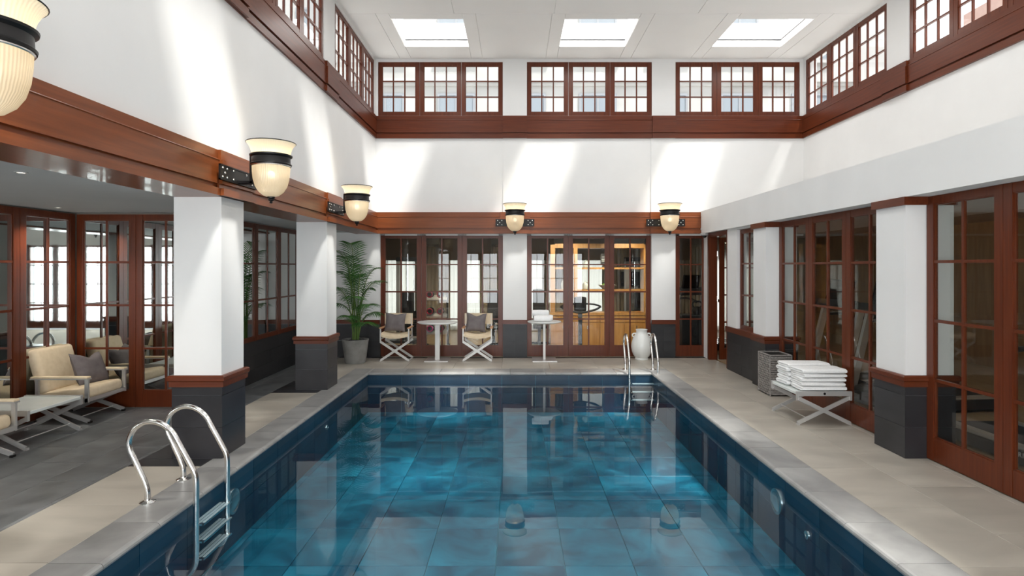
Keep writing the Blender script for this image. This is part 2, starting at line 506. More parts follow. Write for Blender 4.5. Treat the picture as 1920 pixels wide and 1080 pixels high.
# ------------------------------------------------------------------ pool
pb = MB()
pb.box(PX0 - 0.3, PX1 + 0.3, PY0 - 0.3, PY1 + 0.3, ZP - 0.2, ZP - 0.016)
pb.box(PX0 - 0.3, PX0 - 0.012, PY0 - 0.3, PY1 + 0.3, ZP - 0.1, -0.045).box(PX1 + 0.012, PX1 + 0.3, PY0 - 0.3, PY1 + 0.3, ZP - 0.1, -0.045)
pb.box(PX0, PX1, PY1 + 0.012, PY1 + 0.3, ZP - 0.1, -0.045).box(PX0, PX1, PY0 - 0.3, PY0 - 0.012, ZP - 0.1, -0.045)
pool = struct('floor_pool_basin', pb, 'pool_grout', 'sunken tiled swimming pool basin', 'pool')
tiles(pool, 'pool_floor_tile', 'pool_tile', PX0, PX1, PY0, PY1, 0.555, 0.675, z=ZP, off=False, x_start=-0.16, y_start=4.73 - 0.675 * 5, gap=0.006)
def wall_tile(parent, name, mat, axis, plane, a0, a1, z0, z1, out, th=0.012, gap=0.003):
    """tile on a vertical plane; axis = direction it runs along; out = +1/-1 direction it faces"""
    w, h = round(a1 - a0 - gap, 3), round(z1 - z0 - gap, 3)
    if w < 0.02 or h < 0.02: return
    me = cached(('wt', mat, w, h, th), lambda: MB().box(-w / 2, w / 2, -th, 0, -h / 2, h / 2).mesh(name, mat))
    c, zc = (a0 + a1) / 2, (z0 + z1) / 2
    # local -y face is back when rz=0 the slab lies behind y=0, facing +y
    if axis == 'x': return put(name, me, parent, (c, plane, zc), 0 if out > 0 else PI)
    return put(name, me, parent, (plane, c, zc), -PI / 2 if out > 0 else PI / 2)
def wall_tiles(parent, name, mat, axis, plane, a0, a1, z0, z1, tw, th_, out, off=False, start=None, gap=0.003):
    zr = z0; r = 0
    s0 = start if start is not None else a0
    while zr < z1 - 1e-6:
        zt = min(zr + th_, z1)
        sh = tw / 2 if (off and r % 2) else 0
        j = math.floor((a0 - s0 - sh) / tw)
        while s0 + sh + j * tw < a1 - 1e-6:
            b0, b1 = max(a0, s0 + sh + j * tw), min(a1, s0 + sh + (j + 1) * tw)
            if b1 - b0 > 0.02:
                wall_tile(parent, name, mat, axis, plane, b0, b1, zr, zt, out, gap=gap)
            j += 1
        zr = zt; r += 1
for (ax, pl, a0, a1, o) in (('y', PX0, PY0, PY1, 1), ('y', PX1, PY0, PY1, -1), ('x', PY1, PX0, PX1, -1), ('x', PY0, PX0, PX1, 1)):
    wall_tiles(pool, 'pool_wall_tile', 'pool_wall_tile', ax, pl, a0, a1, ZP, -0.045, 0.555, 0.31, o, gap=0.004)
# coping stones, with a rounded pool-side nose
def coping(parent, axis, a0, a1, edge, outer, zt=0.0, th=0.045):
    w = abs(outer - edge) - 0.003; L = round(a1 - a0 - 0.004, 3)
    s = 1 if edge > outer else -1       # direction towards the pool
    def mk():
        prof = [(-w, -th), (-w, 0), (-0.012, 0), (0.004, -0.004), (0.014, -0.014), (0.018, -0.026), (0.014, -0.038), (0.006, -th)]
        if axis == 'y':
            mb = MB().prism([(p * s, z) for p, z in prof], 'y', -L / 2, L / 2)
        else:
            mb = MB().prism([(p * s, z) for p, z in prof], 'x', -L / 2, L / 2)
        return mb.mesh('coping_stone', 'coping_stone')
    me = cached(('cop', axis, s, L, round(w, 3)), mk)
    mid = (a0 + a1) / 2
    put('coping_stone', me, parent, (edge, mid, zt) if axis == 'y' else (mid, edge, zt))
def run(a0, a1, n): return [(a0 + (a1 - a0) * k / n, a0 + (a1 - a0) * (k + 1) / n) for k in range(n)]
for (a, b) in run(OY0, OY1, 16):
    coping(pool, 'y', a, b, PX0, OX0); coping(pool, 'y', a, b, PX1, OX1)
for (a, b) in run(PX0 + 0.018, PX1 - 0.018, 8):
    coping(pool, 'x', a, b, PY1, OY1); coping(pool, 'x', a, b, PY0, OY0)
water = MB().grid(lambda u, v: (PX0 + (PX1 - PX0) * u, PY0 + (PY1 - PY0) * v, 0), 8, 12).build('pool_water', 'water', None, True, (0, 0, ZW))
tag(water, 'clear still blue water filling the swimming pool', 'water', None, 'stuff')
# underwater lights and inlets
for (x, y, s, lab) in ((PX1, 5.08, -1, 'round underwater light in pool wall below the gym doors'), (PX0, 5.08, 1, 'round underwater light in pool wall behind the near ladder')):
    t = thing('pool_light', lab, 'pool light', (x, y, -0.28), 0, 'round underwater pool lights')
    def ring(prof, name, mat):
        mb = MB().lathe(prof, 20)
        mb.v = [(s * z, a, b) for (a, b, z) in mb.v]
        if s < 0: pass
        mb.build(name, mat, t, True)
    ring([(0.075, 0.0), (0.11, 0.0), (0.108, 0.014), (0.085, 0.02), (0.075, 0.014)], 'bezel', 'nickel')
    ring([(0.001, 0.012), (0.04, 0.011), (0.074, 0.006), (0.074, 0.0), (0.001, 0.0)], 'lens', 'pool_lamp')
for (y, x, s) in ((4.55, PX1, -1), (7.6, PX0, 1)):
    mb = MB().lathe([(0.001, 0), (0.035, 0), (0.033, 0.012), (0.012, 0.016), (0.010, 0.004), (0.001, 0.004)], 14)
    mb.v = [(s * z, a, b) for (a, b, z) in mb.v]
    tag(mb.build('water_inlet', 'nickel', None, True, (x, y, -0.33)), 'small round water inlet in the pool wall ' + ('below the gym doors' if s < 0 else 'on the lounge side'), 'pool inlet', 'pool water inlets')

# ------------------------------------------------------------------ walls and ceiling
def clerestory_boxes(mb, axis, p0, p1, bays, ends):
    """solid wall with openings for the clerestory windows; bays = list of (a0, a1) openings"""
    def bx(a0, a1, z0, z1):
        if a1 - a0 < 1e-4: return
        mb.box(p0, p1, a0, a1, z0, z1) if axis == 'y' else mb.box(a0, a1, p0, p1, z0, z1)
    bx(ends[0], ends[1], 2.36 if axis == 'x' else 2.80, 4.69)
    bx(ends[0], ends[1], 5.74, CEIL + 0.05)
    cur = ends[0]
    for (a0, a1) in bays:
        bx(cur, a0, 4.69, 5.74); cur = a1
    bx(cur, ends[1], 4.69, 5.74)
SIDE_BAYS = [(-0.185, 2.355), (2.855, 5.355), (5.855, 8.355), (8.855, 11.34)]
BACK_BAYS = [(-2.68, -0.25), (0.215, 2.65), (3.11, 5.53)]
w = MB(); clerestory_boxes(w, 'y', XU0 - 0.22, XU0, SIDE_BAYS, (YF, YB + 0.22)); struct('wall_left', w, 'plaster', 'white plaster wall above the lounge beam', 'wall')
w = MB(); clerestory_boxes(w, 'y', XU1, XU1 + 0.22, SIDE_BAYS, (YF, YB + 0.22)); struct('wall_right', w, 'plaster', 'white plaster wall above the gym bulkhead', 'wall')
w = MB(); clerestory_boxes(w, 'x', YB, YB + 0.22, BACK_BAYS, (XU0, XU1)); wb = struct('wall_back', w, 'plaster', 'white plaster end wall over the glazed doors', 'wall')
# shallow pilaster strips on the plaster
for (a, b) in ((-0.248, 0.217), (2.63, 3.095)):
    MB().box(a, b, YB - 0.02, YB, BZ1, 4.26).build('pilaster_strip', 'plaster', wb)
w = MB()
def fb(x0, x1, z0, z1):
    if x1 - x0 > 1e-4: w.box(x0, x1, YF - 0.2, YF, z0, z1)
fb(XLL - 0.2, GXW, 2.36, 2.8); fb(XU0 - 0.3, XU1 + 0.3, 2.8, 4.69); fb(XU0 - 0.3, XU1 + 0.3, 5.74, CEIL + 0.1)
for (bays, z0, z1, e0, e1) in ((ADDED_FRONT_BAYS, 4.69, 5.74, XU0 - 0.3, XU1 + 0.3), (ADDED_FRONT_DOORS, 0.0, 2.36, XLL - 0.2, GXW)):
    cur = e0
    for (p, q) in bays:
        fb(cur, p, z0, z1); cur = q
    fb(cur, e1, z0, z1)
struct('wall_front', w, 'plaster', 'white plaster wall behind the viewer', 'wall')
# bulkhead over the gym side
struct('wall_right_bulkhead', MB().box(XRC, XU1, YF, YB, BZ0, 2.815), 'plaster', 'white dropped bulkhead above the gym doors', 'wall')
# ceiling with skylight wells
cl = MB()
xs = [XU0 - 0.2] + [e for p in SKX for e in p] + [XU1 + 0.2]
ys = sorted([YF] + [e for p in SKY for e in p] + [YB + 0.2])
isx = lambda a: any(abs(a - p[0]) < 1e-6 for p in SKX)
isy = lambda a: any(abs(a - p[0]) < 1e-6 for p in SKY)
for i in range(len(xs) - 1):
    for j in range(len(ys) - 1):
        if not (isx(xs[i]) and isy(ys[j])):
            cl.box(xs[i], xs[i + 1], ys[j], ys[j + 1], CEIL, CEIL + 0.12)
ceiling = struct('ceiling', cl, 'ceiling_paint', 'off-white panelled ceiling with square skylights', 'ceiling')
n_sky = 0
for (x0, x1) in SKX:
    for (y0, y1) in SKY:
        mb = MB(); t = 0.02; h = CEIL + 0.42
        mb.box(x0 - t, x0, y0 - t, y1 + t, CEIL + 0.1, h).box(x1, x1 + t, y0 - t, y1 + t, CEIL + 0.1, h)
        mb.box(x0, x1, y0 - t, y0, CEIL + 0.1, h).box(x0, x1, y1, y1 + t, CEIL + 0.1, h)
        mb.build('skylight_well', 'plaster', ceiling)
        MB().box(x0 - t, x1 + t, y0 - t, y1 + t, h, h + 0.01).build('skylight_pane', 'glass_clear', ceiling)
# ceiling panels, thin boards with open joints
def panel(x0, x1, y0, y1):
    g = 0.004
    MB().box(x0 + g, x1 - g, y0 + g, y1 - g, CEIL - 0.014, CEIL).build('ceiling_panel', 'ceiling_paint', ceiling)
for k in range(3):
    ya, yb_ = 8.75 - 3 * k, 9.34 - 3 * k
    for (a, b) in ((XU0 + 0.06, -0.98), (-0.98, 0.61), (0.61, 2.9), (2.9, XU1 - 0.06)):
        panel(a, b, ya, yb_)
    yc = YB - 0.05 if k == 0 else 8.75 - 3 * (k - 1)
    for (x0, x1) in SKX:
        m_ = 0.22
        panel(x0 - m_, x0 - 0.004, yb_, yc); panel(x1 + 0.004, x1 + m_, yb_, yc)
        panel(x0 - 0.004, x1 + 0.004, yb_, SKY[k][0] - 0.004); panel(x0 - 0.004, x1 + 0.004, SKY[k][1] + 0.004, yc)
    gaps = [(XU0 + 0.06, SKX[0][0] - 0.22), (SKX[0][1] + 0.22, SKX[1][0] - 0.22), (SKX[1][1] + 0.22, SKX[2][0] - 0.22), (SKX[2][1] + 0.22, XU1 - 0.06)]
    for (a, b) in gaps: panel(a, b, yb_, yc)
# lounge: ceiling, far returns
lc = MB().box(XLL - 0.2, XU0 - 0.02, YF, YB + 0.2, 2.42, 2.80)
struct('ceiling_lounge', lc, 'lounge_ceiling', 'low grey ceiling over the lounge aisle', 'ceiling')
struct('wall_left_aisle', MB().box(XLW - 0.2, XLW, YLL + 0.06, YB + 0.2, -0.2, 2.42), 'plaster', 'white wall of the narrow aisle behind the piers', 'wall')
struct('wall_left_lounge', MB().box(XLL - 0.2, XLL - 0.07, YF, YLL + 0.2, -0.2, 2.42), 'gym_wall', 'lounge side wall carrying the mirrored doors', 'wall')
struct('wall_back_lounge', MB().box(XLL - 0.1, XLW, YLL + 0.07, YLL + 0.2, -0.2, 2.42), 'gym_wall', 'lounge end wall carrying the mirrored doors', 'wall')

# ------------------------------------------------------------------ piers
def rail(mb, x0, x1, y0, y1, z0=0.655, z1=0.76, p=0.03):
    h = z1 - z0
    mb.box(x0 - p * 0.6, x1 + p * 0.6, y0 - p * 0.6, y1 + p * 0.6, z0, z0 + h * 0.45)
    mb.cbox(x0 - p, x1 + p, y0 - p, y1 + p, z0 + h * 0.45, z1, 0.012)
def pier(x0, x1, y0, y1, label, faces, ztop=BZ0, cap=False):
    t = struct('wall_pier', None, None, label, 'pier', (0, 0, 0))
    MB().box(x0 + 0.012, x1 - 0.012, y0 + 0.012, y1 - 0.012, 0.70, ztop).build('shaft', 'plaster', t)
    MB().box(x0 + 0.011, x1 - 0.011, y0 + 0.011, y1 - 0.011, -0.01, 0.70).build('core', 'grout_light', t)
    mb = MB(); rail(mb, x0, x1, y0, y1); mb.build('dado_rail', 'wood_x', t)
    if cap: MB().box(x0 - 0.02, x1, y0 - 0.02, y1 + 0.02, ztop - 0.075, ztop).build('wood_cap', 'wood_y', t)
    for fc in faces:
        for (za, zb) in ((0, 0.286), (0.286, 0.574), (0.574, 0.656)):
            if fc == 'front': wall_tile(t, 'base_tile', 'black_stone', 'x', y0, x0, x1, za, zb, -1)
            if fc == 'back': wall_tile(t, 'base_tile', 'black_stone', 'x', y1, x0, x1, za, zb, 1)
            if fc == 'poolR': wall_tile(t, 'base_tile', 'black_stone', 'y', x1, y0, y1, za, zb, 1)
            if fc == 'poolL': wall_tile(t, 'base_tile', 'slate_dado', 'y', x0, y0, y1, za, zb, -1)
    return t
for c, lab in zip(CY, ('free-standing white pier beyond the view beside the lounge', 'free-standing white pier with black stone base behind the near pool ladder', 'free-standing white pier with black stone base beside the potted palm')):
    pier(XLC0, XLC1, c, c + PW, lab, ('front', 'back', 'poolR', 'poolL'))
for c, lab in zip(CY, ('white pier beyond the view between gym doors', 'white engaged pier between two sets of gym doors', 'white engaged pier behind the woven basket')):
    pier(XRC, XRD + 0.27, c, c + PW, lab, ('front', 'poolL'), cap=True)
# piers of the end wall
YP = 11.36
for (a, b, lab) in ((-0.248, 0.217, 'white pier between the two triple glazed doors of the end wall'), (2.63, 3.095, 'white pier beside the white ceramic jar'), (-3.05, -2.63, 'white pier behind the potted palm')):
    t = struct('wall_pier', None, None, lab, 'pier')
    MB().box(a, b, YP, YB + 0.2, 0.64, BZ0).build('shaft', 'plaster', t)
    MB().box(a, b, YP + 0.005, YB + 0.2, -0.01, 0.66).build('core', 'grout_dark', t)
    MB().box(a, b, YP - 0.028, YP + 0.02, 0.645, 0.725).build('dado_rail', 'wood_x', t)
    mid = (a + b) / 2
    for (p, q) in ((a, mid), (mid, b)):
        for (za, zb) in ((0, 0.32), (0.32, 0.645)):
            wall_tile(t, 'base_tile', 'slate_dado', 'x', YP, p, q, za, zb, -1)
# recessed stretch of end wall behind the palm
t = struct('wall_back_alcove', MB().box(XLW, -3.05, YB, YB + 0.2, -0.1, 2.42), 'plaster', 'recessed white wall behind the palm fronds', 'wall')
MB().box(XLW, -3.05, YB - 0.03, YB + 0.02, 0.645, 0.725).build('dado_rail', 'wood_x', t)
wall_tiles(t, 'base_tile', 'slate_dado', 'x', YB - 0.012, XLW, -3.05, 0, 0.645, 0.465, 0.32, -1)
# aisle wall dado
al = struct('wall_left_dado', MB().box(XLW, XLW + 0.012, YLL + 0.1, YB - 0.03, 0, 0.63), 'grout_dark', 'dark slate tiled dado under the mirrored aisle window', 'wall')
wall_tiles(al, 'base_tile', 'slate_dado', 'y', XLW + 0.024, YLL + 0.1, YB - 0.03, 0, 0.63, 0.6, 0.21, 1, off=True)
# short solid wall between the gym door and the basket pier
XRW = 3.625
t = struct('wall_right_nib', MB().box(XRW, XRW + 0.16, 8.81, 8.92, 0.64, BZ0).box(XRW, XRW + 0.16, 9.62, 10.05, 0.64, BZ0).box(XRW + 0.01, XRW + 0.16, 8.81, 10.05, -0.01, 0.66).box(XRW, XRW + 0.16, 8.92, 9.62, 2.36, BZ0),
           'plaster', 'short white wall with a slim window beside the gym entrance', 'wall')
MB().box(XRW - 0.03, XRW + 0.17, 8.81, 10.07, 0.655, 0.74).build('dado_rail', 'wood_y', t)
wall_tiles(t, 'base_tile', 'slate_dado', 'y', XRW - 0.002, 8.815, 10.05, 0, 0.655, 0.6, 0.165, -1, off=True)
wall_tile(t, 'base_tile', 'slate_dado', 'x', 10.062, XRW, XRW + 0.16, 0, 0.655, 1)

# ------------------------------------------------------------------ timber beams
TRIM = [0]
def beam(axis, face, sgn, a0, a1, z0, z1, back, label, blocks=(), mat='beam_wood', kind='low'):
    """profiled beam; face = plane of main board, sgn = direction it faces; back = depth behind the face"""
    TRIM[0] += 1
    t = struct('trim_%d' % TRIM[0], None, None, label, 'beam')
    mm = mat + ('_y' if axis == 'y' else '_x')
    H = z1 - z0
    if kind == 'low':
        rows = ((z0, z0 + 0.16 * H, 0.012, 'lower_board'), (z0 + 0.16 * H, z0 + 0.26 * H, -0.03, 'shadow_gap'), (z0 + 0.26 * H, z0 + 0.78 * H, 0.0, 'face_board'), (z0 + 0.78 * H, z1, -0.012, 'top_board'))
    else:
        rows = ((z0, z0 + 0.20 * H, -0.012, 'lower_board'), (z0 + 0.20 * H, z0 + 0.25 * H, -0.035, 'shadow_gap'), (z0 + 0.25 * H, z0 + 0.82 * H, 0.0, 'face_board'), (z0 + 0.82 * H, z1, -0.010, 'top_board'))
    def bx(mb, p, b0, b1, za, zb, d):
        if axis == 'y': mb.box(face + sgn * p, face - sgn * d, b0, b1, za, zb)
        else: mb.box(b0, b1, face + sgn * p, face - sgn * d, za, zb)
    for (za, zb, p, nm) in rows:
        mb = MB(); bx(mb, p, a0, a1, za, zb, back); mb.build(nm, mm, t)
    zb_ = rows[3][0]
    p0_, p1_ = (face + sgn * 0.001, a0, zb_), (face + sgn * 0.001, a1, zb_)
    if axis == 'x': p0_, p1_ = (a0, face + sgn * 0.001, zb_), (a1, face + sgn * 0.001, zb_)
    MB().tube([p0_, p1_], 0.006, 8).build('bead', mm, t, True)
    for (b0, b1) in blocks:
        mb = MB()
        for (za, zb, p, nm) in rows: bx(mb, p + 0.028, b0, b1, za, zb, 0.02)
        mb.build('pier_block', mm, t)
    return t
XBM = -2.655
beam('y', XBM, 1, YF, 11.24, BZ0, BZ1, 0.45, 'long mahogany beam over the lounge piers', [(c - 0.10, c + PW + 0.10) for c in CY])
YBM = 11.25
beam('x', YBM, -1, XBM - 0.45, XRC, BZ0, BZ1, 0.26, 'mahogany beam over the glazed end-wall doors', [(-0.30, 0.27), (2.58, 3.145)])
beam('y', -2.69, 1, YF, 11.38, 4.25, 4.68, 0.06, 'mahogany band under the lounge-side clerestory windows', [(c - 0.03, c + 0.53) for c in CY], mat='wood', kind='high')
beam('x', 11.375, -1, XU0, XU1, 4.25, 4.68, 0.06, 'mahogany band under the end-wall clerestory windows', [(-0.25, 0.215), (2.65, 3.11)], mat='wood', kind='high')
beam('y', 5.555, -1, YF, 11.38, 4.25, 4.68, 0.06, 'mahogany band under the gym-side clerestory windows', [(c - 0.03, c + 0.53) for c in CY], mat='wood', kind='high')

# ------------------------------------------------------------------ windows and doors
COUNT = {'door': 0, 'window': 0}
def leaf_parts(parent, w, h, cols, rows, stile, top, bot, bar, pane_mat, th=0.045, mat_v='wood_z', mat_h='wood_x', frame_name='leaf_frame', x0=0.0, z0=0.0, deep=False):
    """local x along the width, y depth (faces -y), z up; parent gets frame, bars, panes"""
    key = ('leaf', w, h, cols, rows, stile, top, bot, bar, pane_mat, th)
    pw = (w - 2 * stile - (cols - 1) * bar) / cols
    ph = (h - top - bot - (rows - 1) * bar) / rows
    def mk_frame():
        mb = MB()
        mb.box(0, stile, 0, th, 0, h).box(w - stile, w, 0, th, 0, h)
        mb.box(stile, w - stile, 0.003, th - 0.003, 0, bot).box(stile, w - stile, 0.003, th - 0.003, h - top, h)
        # glazing bead round the opening
        e = 0.010
        mb.box(stile, stile + e, 0.010, th - 0.01, bot, h - top).box(w - stile - e, w - stile, 0.010, th - 0.01, bot, h - top)
        mb.box(stile, w - stile, 0.010, th - 0.01, bot, bot + e).box(stile, w - stile, 0.010, th - 0.01, h - top - e, h - top)
        return mb.mesh(frame_name, mat_v)
    fr = put(frame_name, cached(key + ('f', frame_name), mk_frame), parent, (x0, 0, z0))
    hb = cached(key + ('h',), lambda: MB().box(stile, w - stile, 0.006, th - 0.006, -bar / 2, bar / 2).mesh('glazing_bar', mat_h))
    vb = cached(key + ('v',), lambda: MB().box(-bar / 2, bar / 2, 0.009, th - 0.009, bot, h - top).mesh('glazing_bar', mat_v))
    pn = cached(key + ('p',), lambda: MB().box(-pw / 2 - 0.004, pw / 2 + 0.004, th / 2 - 0.003, th / 2 + 0.003, -ph / 2 - 0.004, ph / 2 + 0.004).mesh('pane', pane_mat))
    sub = fr if deep else parent
    ox, oz = (0, 0) if deep else (x0, z0)
    for r in range(1, rows): put('glazing_bar', hb, sub, (ox, 0, oz + bot + r * ph + (r - 0.5) * bar))
    for c in range(1, cols): put('glazing_bar', vb, sub, (ox + stile + c * pw + (c - 0.5) * bar, 0, oz))
    for r in range(rows):
        for c in range(cols):
            put('pane', pn, sub, (ox + stile + c * (pw + bar) + pw / 2, 0, oz + bot + r * (ph + bar) + ph / 2))
    return fr
def door(label, loc, rz, w, pane_mat='glass', h=2.375, stile=0.082, cols=2, handle=False):
    COUNT['door'] += 1
    t = struct('door_%d' % COUNT['door'], None, None, label, 'door', loc, rz)
    leaf_parts(t, round(w, 3), h, cols, 4, stile, 0.072, 0.205, 0.026, pane_mat)
    return t
def window(label, loc, rz, W, H, n, cols, rows, stile, bar, pane_mat='glass_clear', z=0.0, top=None, bot=None):
    COUNT['window'] += 1
    t = struct('window_%d' % COUNT['window'], None, None, label, 'window', loc, rz)
    w = round(W / n, 3)
    for k in range(n):
        leaf_parts(t, round(w - 0.006, 3), H, cols, rows, stile, top or stile, bot or stile, bar, pane_mat, frame_name='sash', x0=k * w + 0.003, deep=True)
    return t
ORD = ('first', 'second', 'third')
# end wall doors
for (a, b, lab) in ((-2.63, -0.248, 'bay behind the folding armchairs'), (0.217, 2.63, 'bay behind the white ceramic jar')):
    n = 3; w = (b - a) / n
    for k in range(n):
        door('glazed mahogany door, %s counted from the palm, in the %s' % (ORD[k], lab), (a + k * w + 0.002, YB, 0.012), 0, w - 0.004)
door('single glazed mahogany door beside the gym entrance', (3.10, YB, 0.012), 0, 0.62)
struct('wall_back_return', MB().box(3.722, XRD + 0.16, YB, YB + 0.2, 0.0, BZ0), 'plaster', 'narrow white wall strip beside the gym entrance', 'wall')
# gym side: local x runs towards -Y, so that the face looks to -X
for (y1, y0, lab) in ((5.355, 2.835, 'near set of gym doors'), (8.355, 5.815, 'set of gym doors behind the towel bench')):
    w = (y1 - y0) / 3
    for k in range(3):
        door('glazed mahogany door, %s from the end wall in the %s' % (ORD[k], lab), (XRD, y1 - k * w - 0.002, 0.012), -PI / 2, w - 0.004)
door('glazed mahogany door, first in the set of gym doors behind the viewer', (XRD, 2.35, 0.012), -PI / 2, 0.84)
for (a, b) in ADDED_FRONT_DOORS:  # unseen doors, added so the fill light has glazing to pass through
    w = (b - a) / 3
    for k in range(3):
        door('added unseen glazed mahogany door behind the viewer, %s in the %s set' % (ORD[k], 'lounge' if a < -3 else 'middle' if a < 0 else 'gym-side'), (b - k * w - 0.002, YF, 0.012), PI, w - 0.004, 'glass_clear')
# entrance to the gym: frame and open leaf
TRIM[0] += 1
t = struct('trim_%d' % TRIM[0], None, None, 'mahogany frame of the open gym entrance', 'door frame')
MB().box(3.64, 3.80, 11.06, 11.14, 0, 2.39).build('jamb', 'wood_z', t); MB().box(3.64, 3.80, 10.07, 10.14, 0, 2.39).build('jamb', 'wood_z', t)
MB().box(3.641, 3.80, 10.14, 11.06, 2.31, 2.385).build('head', 'wood_y', t)
for z in (0.35, 1.15, 2.0): MB().tube([(3.80, 11.052, z - 0.05), (3.80, 11.052, z + 0.05)], 0.012, 8).build('hinge', 'nickel', t)
door('glazed mahogany door standing open into the gym', (3.83, 11.01, 0.012), 0, 0.86, h=2.29)
struct('wall_right_jamb', MB().box(3.66, 3.80, 11.14, YB, 0, BZ0), 'plaster', 'white wall strip between end wall and entrance frame', 'wall')
window('slim mahogany window in the short wall by the gym entrance', (XRW + 0.05, 9.62, 0.74), -PI / 2, 0.70, 1.615, 1, 2, 3, 0.055, 0.024, 'glass')
# mirrored doors of the lounge, facing +X : local x runs towards +Y
w = 0.81
for k in range(7):
    y0 = YLL - 0.02 - (k + 1) * w
    if y0 < 0.9: break
    door('mirrored mahogany panel on the lounge side wall, number %s from the corner' % ('one', 'two', 'three', 'four', 'five', 'six', 'seven')[k], (XLL, y0 + 0.002, 0.012), PI / 2, w - 0.004, 'mirror', 2.39)
w = (XLW - XLL) / 2
for k in range(2):
    door('mirrored mahogany panel %s on the lounge end wall' % ('next to the corner', 'next to the pier')[k], (XLL + k * w + 0.002, YLL, 0.012), 0, w - 0.004, 'mirror', 2.39)
window('mirrored mahogany triple window on the aisle wall', (XLW + 0.05, 8.02, 0.635), PI / 2, 2.61, 1.77, 3, 2, 3, 0.062, 0.026, 'mirror')
# clerestory
NW = ('over the palm', 'over the white pier with lamp', 'over the gym entrance')
for (a, b), lab in zip(BACK_BAYS, NW):
    window('small-paned triple clerestory window in the end wall, ' + lab, (a, YB + 0.01, 4.69), 0, b - a, 1.05, 3, 3, 3, 0.078, 0.024)
for k, (a, b) in enumerate(SIDE_BAYS):
    o = ('behind the viewer', 'third from the end wall', 'second from the end wall', 'next to the end wall')[k]
    if k:
        window('small-paned triple clerestory window over the lounge, ' + o, (XU0 - 0.01, a, 4.69), PI / 2, b - a, 1.05, 3, 3, 3, 0.07, 0.024)
        window('small-paned triple clerestory window over the gym, ' + o, (XU1 + 0.01, b, 4.69), -PI / 2, b - a, 1.05, 3, 3, 3, 0.07, 0.024)

for (a, b), lab in zip(ADDED_FRONT_BAYS, ('lounge side', 'middle', 'gym side')):  # unseen windows, added in front of the upper fill lights
    window('added unseen small-paned triple clerestory window behind the viewer, ' + lab, (b, YF - 0.01, 4.69), PI, b - a, 1.05, 3, 3, 3, 0.078, 0.024)

# ------------------------------------------------------------------ wall lamps (local: wall plane y=0, lamp stands out to -y)
def make_lamp(label, loc, rz):
    t = thing('wall_lamp', label, 'lamp', loc, rz, 'bell-shaped glass wall lamps')
    OFF = -0.31
    pl = MB().box(-0.37, 0.37, -0.016, 0, -0.07, 0.07).box(-0.37, 0.37, -0.022, 0, -0.07, -0.058).box(-0.37, 0.37, -0.022, 0, 0.058, 0.07).build('wall_plate', 'iron', t)
    rv = cached('rivet', lambda: MB().sphere((0, 0, 0), 0.011, 8, 6, (1, 0.7, 1)).mesh('rivet', 'nickel', True))
    for x in (-0.33, -0.25, -0.13, 0.13, 0.25, 0.33):
        for z in (-0.04, 0.04): put('rivet', rv, pl, (x, -0.018, z))
    for x in (-0.29, 0.29): put('rivet', rv, pl, (x, -0.018, 0))
    MB().box(-0.045, 0.045, OFF + 0.16, -0.01, -0.055, -0.035).box(-0.045, 0.045, OFF + 0.145, OFF + 0.185, -0.055, 0.20).bar((0, -0.02, -0.05), (0, OFF + 0.17, -0.05), 0.03, 0.03).build('arm', 'iron', t)
    c = (0, OFF, 0)
    MB().lathe([(0.168, 0.108), (0.183, 0.112), (0.186, 0.125), (0.174, 0.135), (0.172, 0.185), (0.190, 0.198), (0.192, 0.210), (0.178, 0.215), (0.165, 0.21), (0.163, 0.115)], 36, c, False).build('band', 'iron', t, True)
    MB().lathe([(0.172, 0.100), (0.178, 0.104), (0.178, 0.110), (0.172, 0.112)], 36, c, False).build('trim_ring', 'nickel', t, True)
    MB().lathe([(0.024, -0.185), (0.07, -0.17), (0.112, -0.135), (0.142, -0.085), (0.160, -0.02), (0.168, 0.05), (0.170, 0.112)], 36, c, False).build('bowl', 'lamp_bowl', t, True)
    MB().lathe([(0.170, 0.205), (0.174, 0.235), (0.184, 0.27), (0.202, 0.305), (0.222, 0.325)], 36, c, False).build('flared_shade', 'lamp_flare', t, True)
    MB().lathe([(0.219, 0.325), (0.222, 0.322), (0.226, 0.326), (0.222, 0.331)], 36, c, False).build('rim', 'iron', t, True)
    MB().lathe([(0.001, -0.245), (0.012, -0.243), (0.015, -0.232), (0.010, -0.222), (0.026, -0.216), (0.028, -0.208), (0.022, -0.203), (0.034, -0.195), (0.036, -0.178), (0.001, -0.176)], 18, c).build('finial', 'iron', t, True)
    MB().sphere((0, OFF, 0.03), 0.035, 12, 8).build('bulb', 'lamp_bulb', t, True)
    add_light('lamp_light', 'POINT', (0, OFF, 0.22), 3.2, (1.0, 0.80, 0.55), parent=t, radius=0.06)
    return t
LZ = 2.595
for c, lab in zip(CY, ('bell-shaped glass wall lamp nearest the camera on the lounge beam', 'bell-shaped glass wall lamp on the beam above the near pool ladder', 'bell-shaped glass wall lamp on the lounge beam nearest the end wall')):
    make_lamp(lab, (XBM + 0.029, c + PW / 2 - 0.03, LZ), PI / 2)
for x, lab in ((-0.015, 'bell-shaped glass wall lamp above the pier between folding armchair and towel table'), (2.865, 'bell-shaped glass wall lamp above the pier beside the ceramic jar')):
    make_lamp(lab, (x, YBM - 0.029, LZ), 0)

